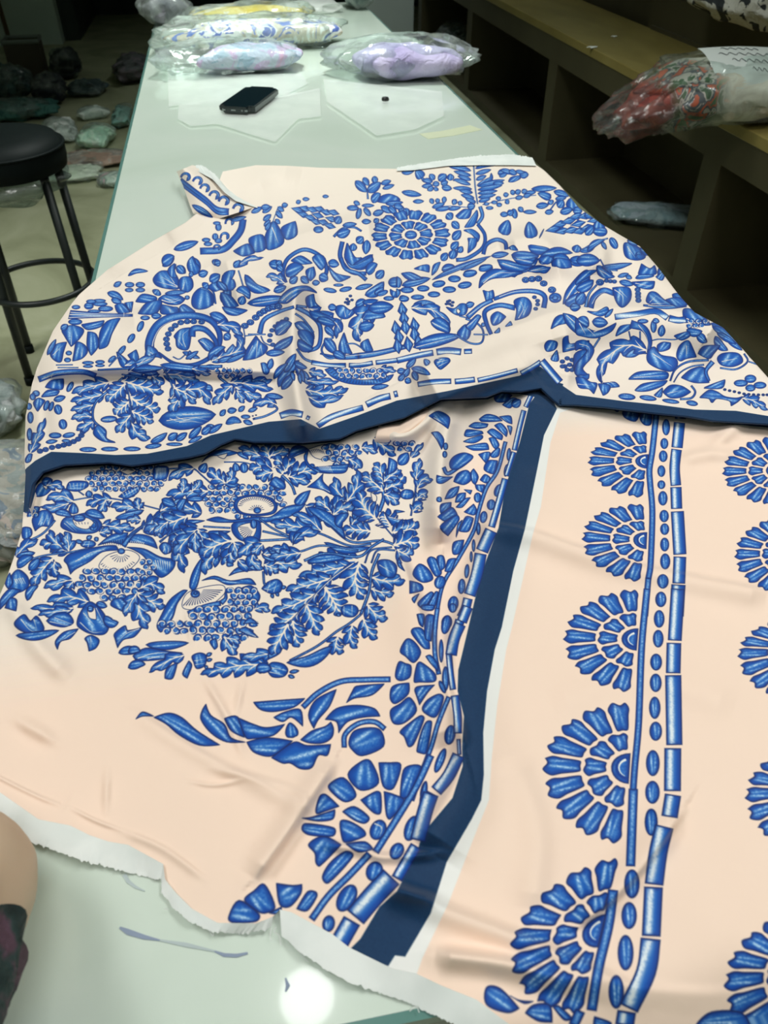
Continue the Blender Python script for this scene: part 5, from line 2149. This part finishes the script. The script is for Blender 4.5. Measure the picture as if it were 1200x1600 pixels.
# things on and in the bench
red = new_mat('rust_floral_cloth', rough=.6); _b = red.node_tree.nodes['Principled BSDF']; _tc = nd(red, 'ShaderNodeTexCoord'); _sx = nd(red, 'ShaderNodeSeparateXYZ'); lk(red, _tc.outputs['Object'], _sx.inputs[0])
_no = nd(red, 'ShaderNodeTexNoise', Scale=11.0, Detail=3.0, Distortion=2.0); lk(red, _tc.outputs['Object'], _no.inputs['Vector'])
def _ramp(cols, pos, const=True):
    r = nd(red, 'ShaderNodeValToRGB'); e = r.color_ramp.elements
    while len(e) < len(cols): e.new(.5)
    for k, c in enumerate(cols): e[k].position = pos[k]; e[k].color = (*c, 1)
    if const: r.color_ramp.interpolation = 'CONSTANT'
    return r
_r1 = _ramp([(.12, .012, .008), (.20, .025, .015), (.32, .06, .03)], [.3, .48, .62]); _r2 = _ramp([(.04, .09, .04), (.36, .34, .30), (.07, .08, .09), (.42, .09, .04), (.07, .13, .06)], [.3, .42, .48, .55, .62]); _r3 = _ramp([(.58, .54, .47), (.70, .66, .58), (.62, .55, .46)], [.35, .5, .62], False)
for r in (_r1, _r2, _r3): lk(red, _no.outputs['Fac'], r.inputs['Fac'])
def _mix(a, b_, lo, hi):
    mr = nd(red, 'ShaderNodeMapRange'); lk(red, _sx.outputs['X'], mr.inputs['Value']); mr.inputs['From Min'].default_value = lo; mr.inputs['From Max'].default_value = hi
    mx = nd(red, 'ShaderNodeMix', data_type='RGBA'); lk(red, mr.outputs[0], mx.inputs[0]); lk(red, a, mx.inputs[6]); lk(red, b_, mx.inputs[7]); return mx.outputs[2]
lk(red, _mix(_mix(_r1.outputs[0], _r2.outputs[0], -.26, -.22), _r3.outputs[0], -.14, -.08), _b.inputs['Base Color'])
rb = empty('garment_bag', (1.56, 2.46, .621), -.06); tag(rb, 'big clear bag of rust red and green floral cloth with paper label on bench', 'bagged garment')
def droop(o):
    for v in o.data.vertices:
        if v.co.x < -.05: v.co.z -= .75 * (v.co.x + .05) ** 2; v.co.x *= .97
    return o
droop(lump('folded_garment', .32, .175, .145, 31.0, red, rb, (-.04, 0, .003), crease=.10, pinch=.35))
droop(lump('plastic_film', .385, .20, .165, 31.6, M_film3, rb, (-.015, 0, 0), crease=.15, rough=.16, freq=9, pinch=.35, nu=100, nv=44))
M_pap = new_mat('label_paper', (.62, .66, .64), .5); M_pen = new_mat('pen_ink', (.05, .06, .07), .5)
n = 14; Vp = np.zeros((n, n, 3))
for i in range(n):
    for j in range(n):
        x, y = -.12 + .25 * j / (n - 1), -.14 + .19 * i / (n - 1) - .03 * j / (n - 1)
        Vp[i, j] = (x, y, .186 - 1.9 * (y - .05) ** 2 - .3 * (x - .02) ** 2)
lb = grid_mesh('paper_label', Vp, M_pap, rb)
bm = bmesh.new()
for k, (y, x0, x1) in enumerate(((.02, -.06, .05), (-.015, -.08, .07), (-.05, -.05, .09), (-.09, .0, .11))):
    P = []
    for s_ in np.linspace(0, 1, 30):
        x = x0 + (x1 - x0) * s_; yy = y + .007 * math.sin(s_ * (29 + 5 * k)) - .02 * s_; P.append((x, yy, .1875 - 1.9 * (yy - .05) ** 2 - .3 * (x - .02) ** 2))
    add_tube(bm, P, .0009, 4)
obj('handwriting', bm, M_pen, lb)
bw = fabric_mat('black_floral_cloth', [(.02, .025, .03), (.62, .60, .54), (.66, .64, .58), (.03, .035, .04), (.03, .035, .04), (.66, .64, .58)], 5)
fb = empty('fabric_bundle', (1.985, 3.12, .762), .15); tag(fb, 'white cloth bundle with black leaf print on the raised ledge of the bench', 'fabric')
lump('folded_garment', .16, .30, .16, 41.0, bw, fb, crease=.12, rough=.15)
fb = empty('fabric_bundle', (2.02, 2.62, .762), .1); tag(fb, 'yellow green and blue patterned cloth bundle beside the black leaf print bundle', 'fabric')
lump('folded_garment', .13, .14, .13, 42.0, fabric_mat('yellow_green_cloth', [(.12, .22, .26), (.50, .52, .36), (.60, .62, .30), (.55, .55, .46)], 9), fb, crease=.12)
fb = empty('fabric_bundle', (2.16, 3.72, .762), .1); tag(fb, 'near black cloth bundle behind the white bundle on the raised ledge', 'fabric')
lump('folded_garment', .13, .20, .15, 43.0, fabric_mat('near_black_cloth', [(.008, .014, .018), (.016, .024, .03)], 9), fb, crease=.12)
p = at(1030, 345, .055); bag((p[0] + .03, p[1], .052), 'blue grey cloth in a bag on the floor of the nearest open compartment', fabric_mat('slate_cloth', [(.20, .26, .30), (.27, .33, .37), (.33, .39, .42)], 5, cell=False), .21, .10, .05, 51.0, -.35, (1.08, 1.1, 1.1), fm=M_film2)
p = at(915, 185, .055); bag((p[0], p[1], .052), 'dark glossy bag deep in the second compartment of the bench', fabric_mat('dark_blue_cloth', [(.01, .015, .02), (.03, .04, .05)], 9), .12, .14, .14, 52.0, fm=M_film2)
bag((1.72, 6.2, .052), 'dark teal bag in the far compartment of the bench', fabric_mat('teal_cloth', [(.01, .05, .06), (.03, .08, .09)], 9), .14, .25, .22, 53.0, fm=M_film2)
for k, (px, py, lab) in enumerate(((926, 75, 'small white paper scrap on the bench top, nearer the front edge'), (960, 58, 'tiny white paper crumb in the middle of the bench top'))):
    p = at(px, py, .62); s_ = empty('paper_scrap', (p[0], p[1], .6202)); tag(s_, lab, 'paper scrap')
    bm = bmesh.new(); r0 = .022 - .009 * k
    vs = [bm.verts.new((r0 * math.cos(a) * (1 + .3 * math.sin(3 * a)), r0 * .6 * math.sin(a), .001 + .003 * math.sin(2 * a + 1) ** 2)) for a in np.linspace(0, 6.28, 10)[:-1]]
    f = bm.faces.new(vs); g = bmesh.ops.extrude_face_region(bm, geom=[f]); [setattr(v, 'co', v.co + Vector((0, 0, .002))) for v in g['geom'] if isinstance(v, bmesh.types.BMVert)]
    obj('paper', bm, M_self, s_)

# ------------------------------------------------------------------ the arm of a person leaning on the table, left foreground
M_skin = mottled('skin', [(.35, (.56, .40, .26)), (.65, (.64, .47, .32))], 9, .5, 4, .05, 60); M_skin.node_tree.nodes['Principled BSDF'].inputs['Subsurface Weight'].default_value = .08
M_skin.node_tree.nodes['Principled BSDF'].inputs['Subsurface Radius'].default_value = (.02, .008, .004)
M_lace = mottled('dark_lace', [(.38, (.006, .022, .020)), (.50, (.02, .045, .042)), (.60, (.10, .05, .075))], 55, .7, 3, .5, 120)
E_ = Vector(at(-56, 1380, TZ + .044))
sh = E_ + Vector((-.01, -.25, .105)); wr = E_ + Vector((-.235, .125, .0))
hd = (wr - E_).normalized(); up_ = Vector((0, 0, 1)); sd = hd.cross(up_).normalized()
O_ = E_.copy(); O_.z = TZ
pe = empty('person', O_); tag(pe, 'bare bent elbow and dark lace sleeve of a person leaning at the left table edge', 'person')
bm = bmesh.new()
def limb(ctrl, rr, seg=18):
    P, t = spine3(ctrl, 26); R_ = list(np.interp(t, np.linspace(0, 1, len(rr)), rr)); add_tube(bm, [Vector(p) - O_ for p in P], R_, seg)
    for p, r in ((P[0], R_[0]), (P[-1], R_[-1])): bmesh.ops.create_icosphere(bm, subdivisions=2, radius=r * .99, matrix=Matrix.Translation(Vector(p) - O_))
def spine3(ctrl, n):
    C = np.array([tuple(c) for c in ctrl]); k = len(C); T = np.zeros_like(C); T[1:-1] = .5 * (C[2:] - C[:-2]); T[0] = C[1] - C[0]; T[-1] = C[-1] - C[-2]; o = []
    for i in range(k - 1):
        for q in np.arange(10) / 10: o.append((2*q**3-3*q**2+1)*C[i] + (q**3-2*q**2+q)*T[i] + (-2*q**3+3*q**2)*C[i+1] + (q**3-q**2)*T[i+1])
    o.append(C[-1]); o = np.array(o); d = np.concatenate([[0], np.cumsum(np.linalg.norm(np.diff(o, axis=0), axis=1))]); d /= d[-1]; t = np.linspace(0, 1, n)
    return np.stack([np.interp(t, d, o[:, c]) for c in range(3)], -1), t
limb([sh, E_.lerp(sh, .6), E_.lerp(sh, .12), E_], [.050, .047, .042, .042])
limb([E_, E_.lerp(wr, .12), E_.lerp(wr, .5), wr], [.042, .043, .036, .026])
limb([wr, wr + hd * .045, wr + hd * .085 - up_ * .006], [.026, .026, .020])
for o, l in ((-.029, .064), (-.0105, .076), (.0085, .071), (.027, .056)):
    limb([wr + hd * .05 + sd * o * .8, wr + hd * .09 + sd * o - up_ * .004, wr + hd * (.09 + l * .5) + sd * o * 1.15 - up_ * .012, wr + hd * (.09 + l) + sd * o * 1.2 - up_ * .032], [.012, .0105, .009, .0075], 12)
limb([wr + hd * .015 - sd * .012, wr + hd * .04 - sd * .036 - up_ * .006, wr + hd * .065 - sd * .05 - up_ * .014, wr + hd * .09 - sd * .055 - up_ * .024], [.014, .012, .010, .008], 12)
arm = obj('arm', bm, M_skin, pe, True)
rm = arm.modifiers.new('one_surface', 'REMESH'); rm.mode = 'VOXEL'; rm.voxel_size = .0045; rm.use_smooth_shade = True
sm_ = arm.modifiers.new('soften', 'SMOOTH'); sm_.iterations = 8; sm_.factor = .5
# lace sleeve: a tube round the upper arm with a scalloped hem above the elbow
ax_ = (sh - E_).normalized(); s1 = ax_.cross(Vector((0, 0, 1))).normalized(); s2 = ax_.cross(s1); nu, nv = 97, 22; V = np.zeros((nv, nu, 3)); L_ = (sh - E_).length
for j in range(nu):
    a = 2 * math.pi * j / (nu - 1); sc = .009 * abs(math.sin(a * 6)) ** .6
    for i in range(nv):
        d0 = .046 - sc; d = d0 + (L_ * .98 - d0) * i / (nv - 1); r = .0445 + .02 * d + .0035 * math.sin(a * 10 + i) * (1 - i / nv)
        q = E_ + ax_ * d + (s1 * math.cos(a) + s2 * math.sin(a)) * r - O_; V[i, j] = q
sl = grid_mesh('lace_sleeve', V, M_lace, pe); so = sl.modifiers.new('thick', 'SOLIDIFY'); so.thickness = .003
